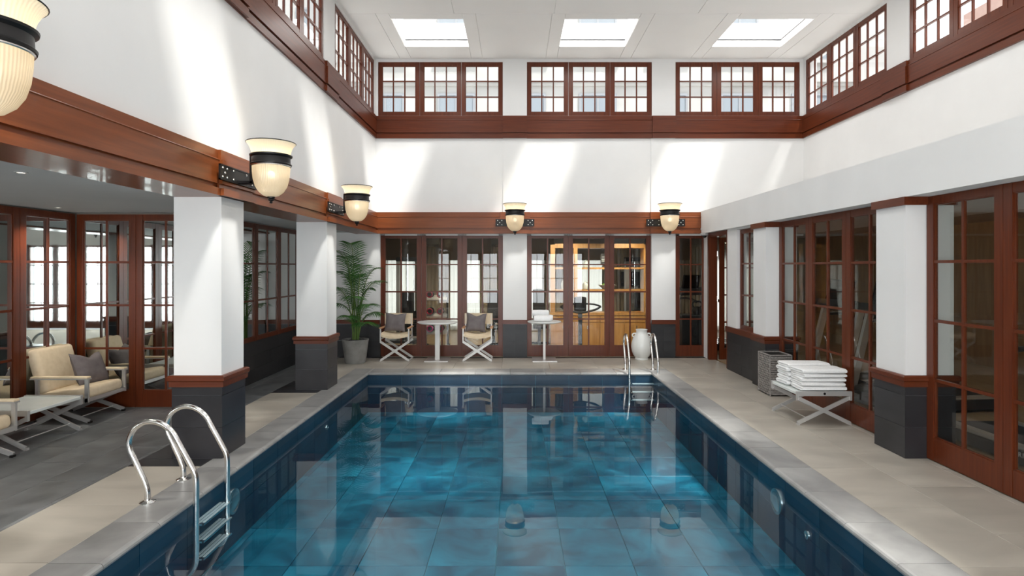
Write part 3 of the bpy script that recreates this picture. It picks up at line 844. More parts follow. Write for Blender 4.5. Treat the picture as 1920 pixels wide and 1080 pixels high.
# ------------------------------------------------------------------ pool ladders (local: pool edge at x=0, +x into the pool)
def arc_pts(pts, n=6):
    """Catmull-Rom through points"""
    out = []
    P = [Vector(p) for p in pts]
    for i in range(len(P) - 1):
        p0, p1, p2, p3 = P[max(i - 1, 0)], P[i], P[i + 1], P[min(i + 2, len(P) - 1)]
        for k in range(n):
            u = k / n
            out.append(0.5 * ((2 * p1) + (p2 - p0) * u + (2 * p0 - 5 * p1 + 4 * p2 - p3) * u * u + (3 * p1 - p0 - 3 * p2 + p3) * u ** 3))
    out.append(P[-1])
    return out
def make_ladder(label, loc, rz):
    t = thing('pool_ladder', label, 'pool ladder', loc, rz, 'stainless steel pool ladders')
    prof = [(-0.285, 0.0), (-0.285, 0.055), (-0.290, 0.10), (-0.315, 0.17), (-0.375, 0.30), (-0.420, 0.40), (-0.420, 0.475), (-0.375, 0.555), (-0.285, 0.600), (-0.185, 0.585), (-0.105, 0.525),
            (-0.045, 0.42), (0.035, 0.275), (0.064, 0.215), (0.075, 0.15), (0.075, 0.0), (0.075, -0.2), (0.075, -0.40), (0.066, -0.47), (0.035, -0.52), (0.012, -0.535)]
    for y in (0.0, 0.47):
        MB().tube(arc_pts([(x, y, z) for x, z in prof], 4), 0.0205, 12).build('handrail', 'chrome', t, True)
        MB().lathe([(0.001, 0.0), (0.056, 0.0), (0.056, 0.006), (0.040, 0.013), (0.024, 0.018), (0.022, 0.03)], 20, (-0.285, y, 0), False).build('floor_flange', 'chrome', t, True)
    for z in (-0.17, -0.30, -0.43):
        tr = MB().box(0.028, 0.122, 0.018, 0.452, z - 0.012, z).build('tread', 'chrome', t)
        for q in (0.045, 0.075, 0.105):
            MB().box(q - 0.009, q + 0.009, 0.05, 0.42, z, z + 0.003).build('grip_strip', 'alu_paint', tr)
    return t
make_ladder('stainless steel pool ladder on the pool edge beside the lounge', (PX0, 4.36, 0.0), 0)
make_ladder('stainless steel pool ladder at the end of the pool below the ceramic jar', (1.40 + 0.47, PY1, 0.0), -PI / 2).rotation_euler = (0, 0, -PI / 2)

# ------------------------------------------------------------------ soft goods helpers
def pillow_mesh(name, w, h, t, mat, pinch=0.10, chop=0.0, seed=0):
    """scatter cushion in the local XZ plane (thickness along y), with drawn-out corners"""
    rnd = random.Random(seed)
    ph = rnd.uniform(0, 6)
    def side(s):
        def fn(u, v):
            a, b = 2 * u - 1, 2 * v - 1
            ax = a * (1 - pinch * (1 - b * b) * abs(a) ** 1.5); bz = b * (1 - pinch * (1 - a * a) * abs(b) ** 1.5)
            th = t / 2 * (max(0.0, (1 - a ** 4)) * max(0.0, (1 - b ** 4))) ** 0.55
            th *= 1 + 0.10 * math.sin(3 * a + ph) * math.cos(2.4 * b - ph)
            z = bz * h / 2
            if chop and b > 0: z -= chop * math.exp(-(a / 0.45) ** 2) * b
            return (ax * w / 2, s * th, z)
        return fn
    mb = MB().grid(side(-1), 14, 14)
    m2 = MB().grid(side(1), 14, 14)
    n = len(mb.v); mb.v += m2.v; mb.f += [tuple(reversed([n + i for i in q])) for q in m2.f]
    return mb.mesh(name, mat, True)

def pad(w, d, h, r=0.03, mat='canvas', name='cushion', crown=0.012):
    """rounded upholstered block: x in [-w/2,w/2], y in [-d/2,d/2], z in [0,h]"""
    prof = []
    n = 5
    mb = MB()
    rings = []
    for i in range(n + 1):
        a = -PI / 2 + PI / 2 * i / n
        rings.append((r * (1 - math.cos(a)), r + r * math.sin(a)))
    for i in range(n + 1):
        a = PI / 2 * i / n
        rings.append((r * (1 - math.cos(a)), h - r + r * math.sin(a)))
    m = 4
    base = len(mb.v)
    loops = []
    for (ins, z) in rings:
        lp = []
        rc = r * 1.2
        for (cx, cy, a0) in ((w / 2 - rc, d / 2 - rc, 0), (-w / 2 + rc, d / 2 - rc, 90), (-w / 2 + rc, -d / 2 + rc, 180), (w / 2 - rc, -d / 2 + rc, 270)):
            for k in range(m + 1):
                a = math.radians(a0 + 90 * k / m)
                lp.append((cx + (rc - ins) * math.cos(a), cy + (rc - ins) * math.sin(a), z))
        loops.append(lp)
    L = len(loops[0])
    for lp in loops: mb.v += lp
    for i in range(len(loops) - 1):
        for k in range(L):
            a = base + i * L + k; b = base + i * L + (k + 1) % L
            mb.f.append((a, b, b + L, a + L))
    c0 = len(mb.v); mb.v.append((0, 0, -0.0)); c1 = len(mb.v); mb.v.append((0, 0, h + crown))
    for k in range(L):
        mb.f.append((base + (k + 1) % L, base + k, c0)); mb.f.append((base + (len(loops) - 1) * L + k, base + (len(loops) - 1) * L + (k + 1) % L, c1))
    return mb

def towel_mesh(w, d, h, seed, name='towel'):
    """folded bath towel: folded edge faces -x with a visible layer gap, rounded"""
    rnd = random.Random(seed)
    prof = []
    n = 7
    half = h / 2
    for k in range(n + 1):                      # lower fold
        a = -PI / 2 - PI * k / n
        prof.append((-w / 2 + half / 2 + half / 2 * math.cos(a) * 1.0, half / 2 + half / 2 * math.sin(a)))
    for k in range(n + 1):                      # upper fold
        a = -PI / 2 - PI * k / n
        prof.append((-w / 2 + half / 2 + half / 2 * math.cos(a) * 1.25, half * 1.5 + half / 2 * math.sin(a)))
    for k in range(1, 9):
        prof.append((-w / 2 + half / 2 + (w - half) * k / 9, h))
    for k in range(n + 1):
        a = PI / 2 - PI * k / n
        prof.append((w / 2 - half / 2 + half / 2 * math.cos(a), half * 1.5 + half / 2 * math.sin(a)))
    for k in range(n + 1):
        a = PI / 2 - PI * k / n
        prof.append((w / 2 - half / 2 + half / 2 * math.cos(a), half * 0.5 + half / 2 * math.sin(a)))
    ny = 10
    mb = MB()
    m = len(prof)
    p1, p2, p3 = rnd.uniform(0, 6), rnd.uniform(0, 6), rnd.uniform(0, 6)
    for j in range(ny + 1):
        v = j / ny; y = -d / 2 + d * v
        e = min(v, 1 - v)
        sq = 1 - 0.55 * max(0.0, 1 - e / 0.09) ** 2
        for (x, z) in prof:
            dz = 0.0035 * math.sin(9 * x + p1) * math.cos(11 * y + p2) + 0.002 * math.sin(31 * y + p3)
            dx = 0.006 * math.sin(13 * y + p2)
            mb.v.append((x * (1 - 0.015 * (1 - sq)) + dx, y, h / 2 + (z - h / 2) * sq + dz * (z / h)))
    for j in range(ny):
        for i in range(m):
            a = j * m + i; b = j * m + (i + 1) % m
            mb.f.append((a, a + m, b + m, b))
    mb.f.append(tuple(range(m))); mb.f.append(tuple(reversed([ny * m + i for i in range(m)])))
    return mb.mesh(name, 'towel', True)

def bezier3(p0, p1, p2, n):
    return [tuple((1 - t) ** 2 * Vector(p0) + 2 * t * (1 - t) * Vector(p1) + t * t * Vector(p2)) for t in [i / n for i in range(n + 1)]]

# ------------------------------------------------------------------ folding director's armchairs at the end wall
def make_director(label, loc, rz=0.0):
    t = thing('folding_armchair', label, 'chair', loc, rz, 'canvas folding armchairs by the end wall')
    yf, yr = -0.21, 0.19
    hw = 0.262
    for (y, nm) in ((yf, 'front'), (yr, 'rear')):
        MB().bar((-hw, y, 0.36), (hw, y, 0.012), 0.020, 0.042, (0, 0, 1)).build('crossed_leg', 'alu_paint', t)
        MB().bar((hw, y + 0.021, 0.36), (-hw, y + 0.021, 0.012), 0.020, 0.042, (0, 0, 1)).build('crossed_leg', 'alu_paint', t)
    for s in (-1, 1):
        MB().box(s * hw - 0.011, s * hw + 0.011, yf - 0.02, yf + 0.02, 0.345, 0.605).build('arm_post', 'alu_paint', t)
        MB().box(s * hw * 0.95 - 0.012, s * hw * 0.95 + 0.012, yr - 0.016, yr + 0.016, 0.345, 0.85).build('back_post', 'alu_paint', t)
        MB().cbox(s * hw - 0.026, s * hw + 0.026, yf - 0.02, yr - 0.016, 0.600, 0.622, 0.006).build('armrest', 'arm_wood', t)
        MB().box(s * hw - 0.012, s * hw + 0.012, yf, yr, 0.40, 0.425).build('side_rail', 'alu_paint', t)
        MB().box(s * hw - 0.012, s * hw + 0.012, yf - 0.02, yr + 0.04, 0.0, 0.016).build('foot_bar', 'alu_paint', t)
    def seat(s):
        return lambda u, v: ((2 * u - 1) * (hw - 0.012), yf - 0.02 + (yr - yf + 0.03) * v, 0.452 + s + 0.042 * (2 * u - 1) ** 2 - 0.03 * (v < 0.001) * (s > 0))
    a = MB().grid(seat(0.035), 12, 6); b = MB().grid(seat(-0.035), 12, 6)
    n = len(a.v); a.v += b.v; a.f += [tuple(reversed([n + i for i in q])) for q in b.f]
    for i in range(12):
        p, q = i * 7, (i + 1) * 7
        a.f.append((p, n + p, n + q, q)); a.f.append((q + 6, n + q + 6, n + p + 6, p + 6))
    for j in range(6):
        a.f.append((j + 1, n + j + 1, n + j, j)); a.f.append((84 + j, n + 84 + j, n + 84 + j + 1, 84 + j + 1))
    a.build('seat', 'canvas', t, True)
    def back(s):
        return lambda u, v: ((2 * u - 1) * (hw * 0.95 + 0.018), yr + s + 0.05 * (1 - (2 * u - 1) ** 2) * 0.6, 0.655 + 0.205 * v)
    a = MB().grid(back(-0.02), 12, 4); b = MB().grid(back(0.02), 12, 4)
    n = len(a.v); a.v += b.v; a.f += [tuple(reversed([n + i for i in q])) for q in b.f]
    for i in range(12):
        p, q = i * 5, (i + 1) * 5
        a.f.append((p + 4, n + p + 4, n + q + 4, q + 4)); a.f.append((q, n + q, n + p, p))
    for j in range(4):
        a.f.append((j, n + j, n + j + 1, j + 1)); a.f.append((60 + j + 1, n + 60 + j + 1, n + 60 + j, 60 + j))
    a.build('backrest', 'canvas', t, True)
    return t
YCH = 11.11
make_director('cream canvas folding armchair between the palm pot and the wide round table', (-2.25, YCH, 0.0))
make_director('cream canvas folding armchair between the wide round table and the white pier', (-0.715, YCH, 0.0))
def cushion(label, loc, rot, w, h, t, seed, chop=0.02):
    o = put('scatter_cushion', pillow_mesh('scatter_cushion', w, h, t, 'cushion_grey', 0.10, chop, seed), None, loc)
    o.rotation_euler = rot
    return tag(o, label, 'cushion', 'grey scatter cushions')
cushion('grey scatter cushion on the folding armchair beside the palm', (-2.29, YCH + 0.055, 0.70), (math.radians(-14), math.radians(2), 0.0), 0.40, 0.36, 0.13, 1, 0.02)
cushion('grey scatter cushion on the folding armchair beside the white pier', (-0.755, YCH + 0.055, 0.695), (math.radians(-14), math.radians(3), 0.0), 0.39, 0.37, 0.13, 2, 0.05)

# ------------------------------------------------------------------ round tables
def make_table(label, loc, r, h, cw, bw):
    t = thing('round_table', label, 'table', loc, 0, 'white round pedestal tables')
    MB().lathe([(0.001, h - 0.03), (r - 0.03, h - 0.03), (r - 0.004, h - 0.018), (r, h - 0.010), (r - 0.003, h), (0.001, h)], 48).build('tabletop', 'white_lacquer', t, True)
    MB().box(-cw / 2, cw / 2, -cw / 2, cw / 2, 0.018, h - 0.03).build('column', 'alu_paint', t)
    MB().cbox(-bw / 2, bw / 2, -bw / 2, bw / 2, 0.0, 0.02, 0.003).build('base_plate', 'silver_frame', t)
    return t
make_table('white round pedestal table between the two folding armchairs', (-1.465, 11.0, 0), 0.375, 0.725, 0.085, 0.44)
make_table('smaller white round pedestal table carrying rolled towels', (0.535, 11.0, 0), 0.315, 0.735, 0.045, 0.45)
# three rolled / folded towels on the small table
def roll_mesh(L, r, seed):
    rnd = random.Random(seed)
    mb = MB()
    seg, n = 20, 10
    for i in range(n + 1):
        x = -L / 2 + L * i / n
        e = min(i, n - i) / n
        k = 1 - 0.18 * max(0, 1 - e / 0.08)
        for s in range(seg):
            a = 2 * PI * s / seg
            rr = r * k * (1 + 0.03 * math.sin(3 * a + seed) + 0.02 * math.sin(11 * x * 3 + seed))
            mb.v.append((x, rr * 1.15 * math.cos(a), r * 0.86 + rr * 0.86 * math.sin(a)))
    for i in range(n):
        for s in range(seg):
            a = i * seg + s; b = i * seg + (s + 1) % seg
            mb.f.append((a, b, b + seg, a + seg))
    mb.f.append(tuple(reversed(range(seg)))); mb.f.append(tuple(n * seg + s for s in range(seg)))
    return mb.mesh('rolled_towel', 'towel', True)
for (x, y, z, L, rz, lab) in ((0.50, 10.90, 0.735, 0.33, 0.06, 'lowest front rolled white towel on the small round table'), (0.53, 11.065, 0.735, 0.34, -0.04, 'lowest rear rolled white towel on the small round table'), (0.46, 10.985, 0.832, 0.31, 0.02, 'topmost rolled white towel of the pile on the small round table')):
    o = put('rolled_towel', roll_mesh(L, 0.066, x * 31), None, (x, y, z), rz)
    tag(o, lab, 'towel', 'rolled towels on the small table')

# ------------------------------------------------------------------ ceramic jar
t = thing('ceramic_jar', 'white glazed ceramic jar with two small lugs on the floor', 'jar', (2.385, 11.12, 0))
MB().lathe([(0.001, 0), (0.125, 0), (0.128, 0.02), (0.118, 0.035), (0.155, 0.08), (0.185, 0.16), (0.196, 0.24), (0.188, 0.32), (0.162, 0.40), (0.130, 0.46), (0.110, 0.49), (0.103, 0.51), (0.104, 0.55), (0.112, 0.562), (0.110, 0.57), (0.092, 0.568), (0.090, 0.50), (0.001, 0.46)], 40).build('body', 'ceramic', t, True)
for s in (-1, 1):
    MB().tube(arc_pts([(s * 0.135, 0, 0.425), (s * 0.165, 0, 0.435), (s * 0.172, 0, 0.465), (s * 0.150, 0, 0.488), (s * 0.110, 0, 0.488)], 4), 0.014, 8).build('lug', 'ceramic', t, True)

# ------------------------------------------------------------------ potted palm
t = thing('potted_palm', 'tall green kentia palm in a grey concrete pot', 'plant', (-2.93, 10.72, 0))
MB().lathe([(0.001, 0), (0.175, 0), (0.185, 0.012), (0.236, 0.40), (0.244, 0.425), (0.238, 0.432), (0.222, 0.428), (0.212, 0.38), (0.001, 0.37)], 40).build('pot', 'concrete', t, True)
MB().lathe([(0.001, 0.37), (0.212, 0.372), (0.21, 0.395), (0.001, 0.40)], 24).build('soil', 'pebble', t)
rp = random.Random(5)
for k in range(34):
    a, r_ = rp.uniform(0, 2 * PI), 0.20 * math.sqrt(rp.random())
    MB().sphere((r_ * math.cos(a), r_ * math.sin(a), 0.40 + rp.uniform(0, 0.02)), rp.uniform(0.02, 0.036), 7, 5, (1, rp.uniform(0.7, 1.2), 0.6)).build('pebble', 'pebble', t, True)
def frond(parent, base, p1, p2, rad0, n_leaf, leaf_len, seed, droop):
    rnd = random.Random(seed)
    path = bezier3(base, p1, p2, 26)
    P = [Vector(p) for p in path]
    mb = MB()
    mb.tube(P, [rad0 * (1 - 0.8 * i / 26) for i in range(27)], 6)
    cane_o = mb.build('frond_stalk', 'cane', parent, True)
    lf = MB()
    start = 0.42
    for k in range(n_leaf):
        f = start + (1 - start) * k / (n_leaf - 1)
        i = min(int(f * 26), 25); fr = f * 26 - i
        p = P[i].lerp(P[i + 1], fr)
        d = (P[i + 1] - P[i]).normalized()
        side = d.cross(Vector((0, 0, 1)))
        if side.length < 0.05: side = Vector((1, 0, 0))
        side.normalize()
        up = side.cross(d).normalized()
        env = math.sin(PI * (0.12 + 0.80 * (f - start) / (1 - start))) ** 0.7
        for s in (-1, 1):
            L = leaf_len * env * rnd.uniform(0.88, 1.1)
            w = 0.008 + 0.003 * rnd.random()
            dirv = (side * s * 0.86 + d * 0.62 + up * 0.20).normalized()
            m = 5
            pts = []
            for q in range(m + 1):
                u = q / m
                c = p + dirv * (L * u) + Vector((0, 0, -1)) * (0.7 * droop * L * u ** 2.2)
                wd = w * (0.55 + 1.6 * u) * (1 - u) ** 0.6 if u < 1 else 0.0
                wd = max(wd, 0.0006)
                nrm = d * 0.9 - dirv * d.dot(dirv)
                nrm.normalize()
                pts.append((c - nrm * wd + up * wd * 0.35, c, c + nrm * wd + up * wd * 0.35))
            b = len(lf.v)
            for (a_, c_, e_) in pts: lf.v += [tuple(a_), tuple(c_), tuple(e_)]
            for q in range(m):
                o = b + 3 * q
                lf.f += [(o, o + 1, o + 4, o + 3), (o + 1, o + 2, o + 5, o + 4)]
    lf.build('frond', 'leaf', cane_o)
specs = [  # azimuth deg, reach, height, droop
    (200, 0.42, 2.05, 0.5), (120, 0.30, 2.18, 0.35), (15, 0.42, 1.75, 0.55), (300, 0.50, 1.80, 0.55), (255, 0.40, 1.95, 0.5), (340, 0.55, 1.55, 0.7), (160, 0.48, 1.70, 0.6),
    (40, 0.35, 1.40, 0.7), (225, 0.55, 1.45, 0.75), (280, 0.55, 1.30, 0.8), (320, 0.46, 1.15, 0.8), (0, 0.42, 0.98, 0.8), (190, 0.50, 1.15, 0.8), (265, 0.42, 0.95, 0.8), (90, 0.25, 1.6, 0.5), (310, 0.42, 0.82, 0.8)]
for k, (az, reach, hh, dr) in enumerate(specs):
    a = math.radians(az)
    dx, dy = math.cos(a), math.sin(a)
    if dy > 0: dy *= 0.5
    if dx < 0: dx *= 0.8
    b0 = (0.05 * math.cos(a * 2.3), 0.05 * math.sin(a * 2.3), 0.38)
    p1 = (b0[0] + dx * 0.04, b0[1] + dy * 0.04, hh * 0.98)
    p2 = (dx * reach, dy * reach, hh + 0.06 - 0.16 * dr)
    frond(t, b0, p1, p2, 0.013, 20, 0.33, 20 + k, dr)

# ------------------------------------------------------------------ low folding bench / table (same model in two places)
def make_bench(label, loc, W, D, H):
    t = thing('folding_bench', label, 'bench', loc, 0, 'low crossed-leg aluminium benches')
    for s in (-1, 1):
        y = s * (D / 2 - 0.016)
        MB().box(-W / 2, W / 2, y - 0.016, y + 0.016, H - 0.05, H).build('end_rail', 'silver_frame', t)
        for q in (-1, 1): MB().box(q * (W / 2 - 0.012) - 0.012, q * (W / 2 - 0.012) + 0.012, y - 0.015, y + 0.015, H - 0.10, H - 0.05).build('corner_block', 'silver_frame', t)
        o = 0.011
        MB().bar((-W / 2 + 0.02, y - o, H - 0.075), (W / 2 - 0.02, y - o, 0.018), 0.016, 0.042).build('crossed_leg', 'silver_frame', t)
        MB().bar((W / 2 - 0.02, y + o, H - 0.075), (-W / 2 + 0.02, y + o, 0.018), 0.016, 0.042).build('crossed_leg', 'silver_frame', t)
        MB().lathe([(0.001, 0), (0.014, 0), (0.014, 0.004), (0.001, 0.006)], 12, (0, y, 0)).build('pivot', 'iron', t)
        t.children[-1].rotation_euler = (PI / 2 * s, 0, 0)
        t.children[-1].location = (0, y + s * 0.018, H - 0.025); t.children[-1].data.transform(Matrix.Translation((0, -y, 0)))
        for q in (-1, 1): MB().box(q * (W / 2 - 0.02) - 0.012, q * (W / 2 - 0.02) + 0.012, y - 0.018, y + 0.018, 0, 0.022).build('foot', 'silver_frame', t)
    for q in (-1, 1):
        x = q * W * 0.30; z = (H - 0.075 - 0.018) * 0.20 + 0.018
        MB().tube([(x, -D / 2 + 0.02, z), (x, D / 2 - 0.02, z)], 0.006, 8).build('stretcher', 'silver_frame', t, True)
    MB().cbox(-W / 2 + 0.005, W / 2 - 0.005, -D / 2 + 0.03, D / 2 - 0.03, H - 0.042, H - 0.008, 0.006).build('seat_panel', 'bench_top', t)
    return t
noise_mat('bench_top', (0.66, 0.70, 0.68), (0.72, 0.76, 0.74), nscale=6, rough=0.25, spec=0.5)
BX, BY, BH = 3.415, 6.815, 0.372
make_bench('low crossed-leg aluminium bench carrying stacked white towels', (BX, BY, 0), 0.61, 0.66, BH)
make_bench('low crossed-leg aluminium table between the two lounge armchairs', (-4.955, 5.945, 0), 0.61, 0.72, 0.375)
# two stacks of folded towels on the bench
POS = ('lowest', 'second', 'middle', 'fourth', 'topmost')
zt = BH
for k in range(5):
    h = 0.046
    o = put('folded_towel', towel_mesh(0.50 - 0.012 * (k % 2), 0.29, h, 40 + k), None, (BX + 0.02 + random.uniform(-0.008, 0.008), BY - 0.155 + random.uniform(-0.006, 0.006), zt), random.uniform(-0.03, 0.03))
    tag(o, '%s folded white towel of the stack at the near end of the bench' % POS[k], 'towel', 'folded towels on the bench')
    o = put('folded_towel', towel_mesh(0.50 - 0.01 * (k % 3), 0.28, h + 0.003, 60 + k), None, (BX - 0.005 + random.uniform(-0.008, 0.008), BY + 0.15 + random.uniform(-0.006, 0.006), BH + k * (h + 0.005)), random.uniform(-0.03, 0.03))
    tag(o, '%s folded white towel of the stack beside the basket' % POS[k], 'towel', 'folded towels on the bench')
    zt += h + 0.002

# ------------------------------------------------------------------ woven basket
bx0, bx1, by0, by1, bh = 3.435, 3.735, 7.925, 8.318, 0.552
t = thing('woven_basket', 'tall grey woven rectangular basket in front of the engaged pier', 'basket', ((bx0 + bx1) / 2, (by0 + by1) / 2, 0))
hw, hd = (bx1 - bx0) / 2, (by1 - by0) / 2
cb = MB(); th = 0.010; i_ = 0.008
cb.box(-hw + i_, -hw + i_ + th, -hd + i_, hd - i_, 0.01, bh - 0.01).box(hw - i_ - th, hw - i_, -hd + i_, hd - i_, 0.01, bh - 0.01)
cb.box(-hw + i_, hw - i_, -hd + i_, -hd + i_ + th, 0.01, bh - 0.01).box(-hw + i_, hw - i_, hd - i_ - th, hd - i_, 0.01, bh - 0.01).box(-hw + i_, hw - i_, -hd + i_, hd - i_, 0.008, 0.02)
cb.build('shell', 'wicker_core', t)
def weave(axis, plane, a0, a1, out):
    mb = MB()
    cols = max(4, int(round((a1 - a0) / 0.047))); rows = 17
    cw = (a1 - a0) / cols; rh = (bh - 0.03) / rows
    for r in range(rows):
        for c in range(cols):
            p = out * (0.008 if (r + c) % 2 else 0.0)
            g = 0.0035
            x0_, x1_ = a0 + c * cw - (0.004 if (r + c) % 2 else 0), a0 + (c + 1) * cw + (0.004 if (r + c) % 2 else 0)
            z0_, z1_ = 0.015 + r * rh + g, 0.015 + (r + 1) * rh - g
            q = plane + p; q0 = plane - out * 0.004
            if axis == 'y': mb.box(q0, q, x0_, x1_, z0_, z1_)
            else: mb.box(x0_, x1_, q0, q, z0_, z1_)
    return mb
for (ax, pl, a0, a1, o) in (('y', -hw + 0.006, -hd + 0.01, hd - 0.01, -1), ('y', hw - 0.006, -hd + 0.01, hd - 0.01, 1), ('x', -hd + 0.006, -hw + 0.01, hw - 0.01, -1), ('x', hd - 0.006, -hw + 0.01, hw - 0.01, 1)):
    tag(weave(ax, pl, a0, a1, o).build('woven_strips', 'wicker', t), kind='stuff')
for (x, y) in ((-1, -1), (1, -1), (-1, 1), (1, 1)):
    MB().tube([(x * (hw - 0.005), y * (hd - 0.005), 0), (x * (hw - 0.005), y * (hd - 0.005), bh)], 0.008, 8).build('corner_post', 'wicker', t, True)
loop = [(-hw + .005, -hd + .005, bh), (hw - .005, -hd + .005, bh), (hw - .005, hd - .005, bh), (-hw + .005, hd - .005, bh)]
for k in range(4): MB().tube([loop[k], loop[(k + 1) % 4]], 0.010, 8).build('rim', 'wicker', t, True)

# ------------------------------------------------------------------ lounge armchairs (local: faces +x, width along y)
def make_lounge(label, loc, rz=0.0):
    t = thing('lounge_armchair', label, 'armchair', loc, rz, 'low cream lounge armchairs')
    hw = 0.31
    for s in (-1, 1):
        y = s * hw
        MB().cbox(-0.32, 0.31, y - 0.032, y + 0.032, 0.505, 0.527, 0.005).build('armrest', 'canvas', t)
        MB().box(-0.325, 0.315, y - 0.034, y + 0.034, 0.493, 0.506).build('arm_frame', 'silver_frame', t)
        MB().box(0.268, 0.308, y - 0.011, y + 0.011, 0.235, 0.495).build('front_post', 'silver_frame', t)
        MB().box(-0.285, -0.245, y - 0.011, y + 0.011, 0.165, 0.495).build('rear_post', 'silver_frame', t)
        MB().bar((-0.30, y, 0.185), (0.305, y, 0.262), 0.022, 0.045).build('side_rail', 'silver_frame', t)
        MB().bar((-0.26, y * 0.93, 0.215), (0.30, y * 0.93, 0.020), 0.018, 0.045).build('crossed_leg', 'silver_frame', t)
        MB().bar((0.24, y * 0.86, 0.245), (-0.30, y * 0.86, 0.020), 0.018, 0.045).build('crossed_leg', 'silver_frame', t)
        for x in (-0.30, 0.30): MB().box(x - 0.014, x + 0.014, y * 0.9 - 0.02, y * 0.9 + 0.02, 0, 0.02).build('foot', 'iron', t)
    MB().tube([(0.17, -hw * 0.93, 0.06), (0.17, hw * 0.93, 0.06)], 0.006, 8).build('stretcher', 'silver_frame', t, True)
    MB().box(0.29, 0.315, -hw, hw, 0.245, 0.285).build('front_rail', 'silver_frame', t)
    sc_ = pad(0.60, 0.575, 0.125, 0.045, crown=0.008).build('seat_cushion', 'canvas', t, True)
    sc_.location = (0.012, 0, 0.245); sc_.rotation_euler = (0, math.radians(-7), 0)
    bc = pad(0.135, 0.575, 0.52, 0.045, crown=0.004).build('back_cushion', 'canvas', t, True)
    bc.location = (-0.235, 0, 0.315); bc.rotation_euler = (0, math.radians(-16), 0)
    return t
make_lounge('low cream lounge armchair next to the mirrored corner', (-5.075, 6.86, 0))
make_lounge('low cream lounge armchair this side of the aluminium table', (-4.93, 5.12, 0))
cushion('grey scatter cushion on the lounge armchair next to the mirrored corner', (-5.085, 7.0, 0.545), (0, math.radians(-20), math.radians(78)), 0.44, 0.40, 0.16, 3, 0.06).rotation_euler = (math.radians(-24), math.radians(4), math.radians(84))
cushion('grey scatter cushion on the lounge armchair this side of the aluminium table', (-4.96, 5.20, 0.545), (0, 0, 0), 0.42, 0.38, 0.15, 4, 0.05).rotation_euler = (math.radians(-24), math.radians(-4), math.radians(92))

# ------------------------------------------------------------------ small ceiling fixtures
for (x, y, lab) in ((-3.5, 4.15, 'recessed downlight in the lounge ceiling nearer the beam'), (-5.15, 6.6, 'recessed downlight in the lounge ceiling above the mirrored corner')):
    t = thing('downlight', lab, 'downlight', (x, y, 2.42), 0, 'recessed lounge downlights')
    MB().lathe([(0.028, 0.0), (0.042, 0.0), (0.042, -0.004), (0.028, -0.006)], 20, closed=False).build('bezel', 'camera_plastic', t, True)
    MB().lathe([(0.001, -0.003), (0.027, -0.003), (0.027, 0.0), (0.001, 0.0)], 16).build('lens', 'lamp_bulb', t)
    sp = add_light('downlight_beam', 'SPOT', (0, 0, -0.012), 55.0, (1.0, 0.93, 0.82), parent=t, radius=0.03)
    sp.data.spot_size = math.radians(125); sp.data.spot_blend = 0.8
t = thing('dome_camera', 'small grey dome security camera under the bulkhead corner', 'camera', (3.58, 11.12, 2.39))
MB().lathe([(0.001, 0), (0.075, 0), (0.075, -0.03), (0.062, -0.045), (0.001, -0.045)], 24).build('housing', 'camera_plastic', t, True)
MB().sphere((0.0, 0, -0.05), 0.040, 14, 8).build('dome', 'lens_black', t, True)

# ------------------------------------------------------------------ gym behind the glass
GX1, GY1 = 8.3, 16.2
ZG = 2.55
g = MB().box(XRD + 0.06, GX1, YF, YB + 0.2, -0.2, 0.0).box(XLW - 0.4, GX1, YB + 0.2, GY1, -0.2, 0.0)
struct('floor_gym', g, 'gym_floor', 'pale timber floor of the gym', 'floor')
g = MB().box(XRD + 0.165, GX1 + 0.2, YF, YB + 0.2, ZG, 2.80).box(XLW - 0.6, GX1 + 0.2, YB + 0.221, GY1 + 0.2, ZG, 2.80)
struct('ceiling_gym', g, 'gym_wall', 'cream ceiling of the gym', 'ceiling')
g = MB().box(GX1, GX1 + 0.2, YF, GY1 + 0.2, 0, ZG)
gw = struct('wall_right_gym', g, 'gym_panel', 'timber panelled far wall of the gym', 'wall')
for k in range(13):
    y = YF + 0.7 + k * 1.35
    MB().box(GX1 - 0.02, GX1, y, y + 1.28, 0.9, 2.3).build('wall_panel', 'gym_panel', gw)
    MB().box(GX1 - 0.02, GX1, y, y + 1.28, 0.08, 0.82).build('wall_panel', 'gym_panel', gw)
struct('wall_left_gym', MB().box(XLW - 0.6, XLW - 0.4, YB + 0.2, GY1 + 0.2, 0, ZG), 'gym_wall', 'cream side wall of the gym', 'wall')
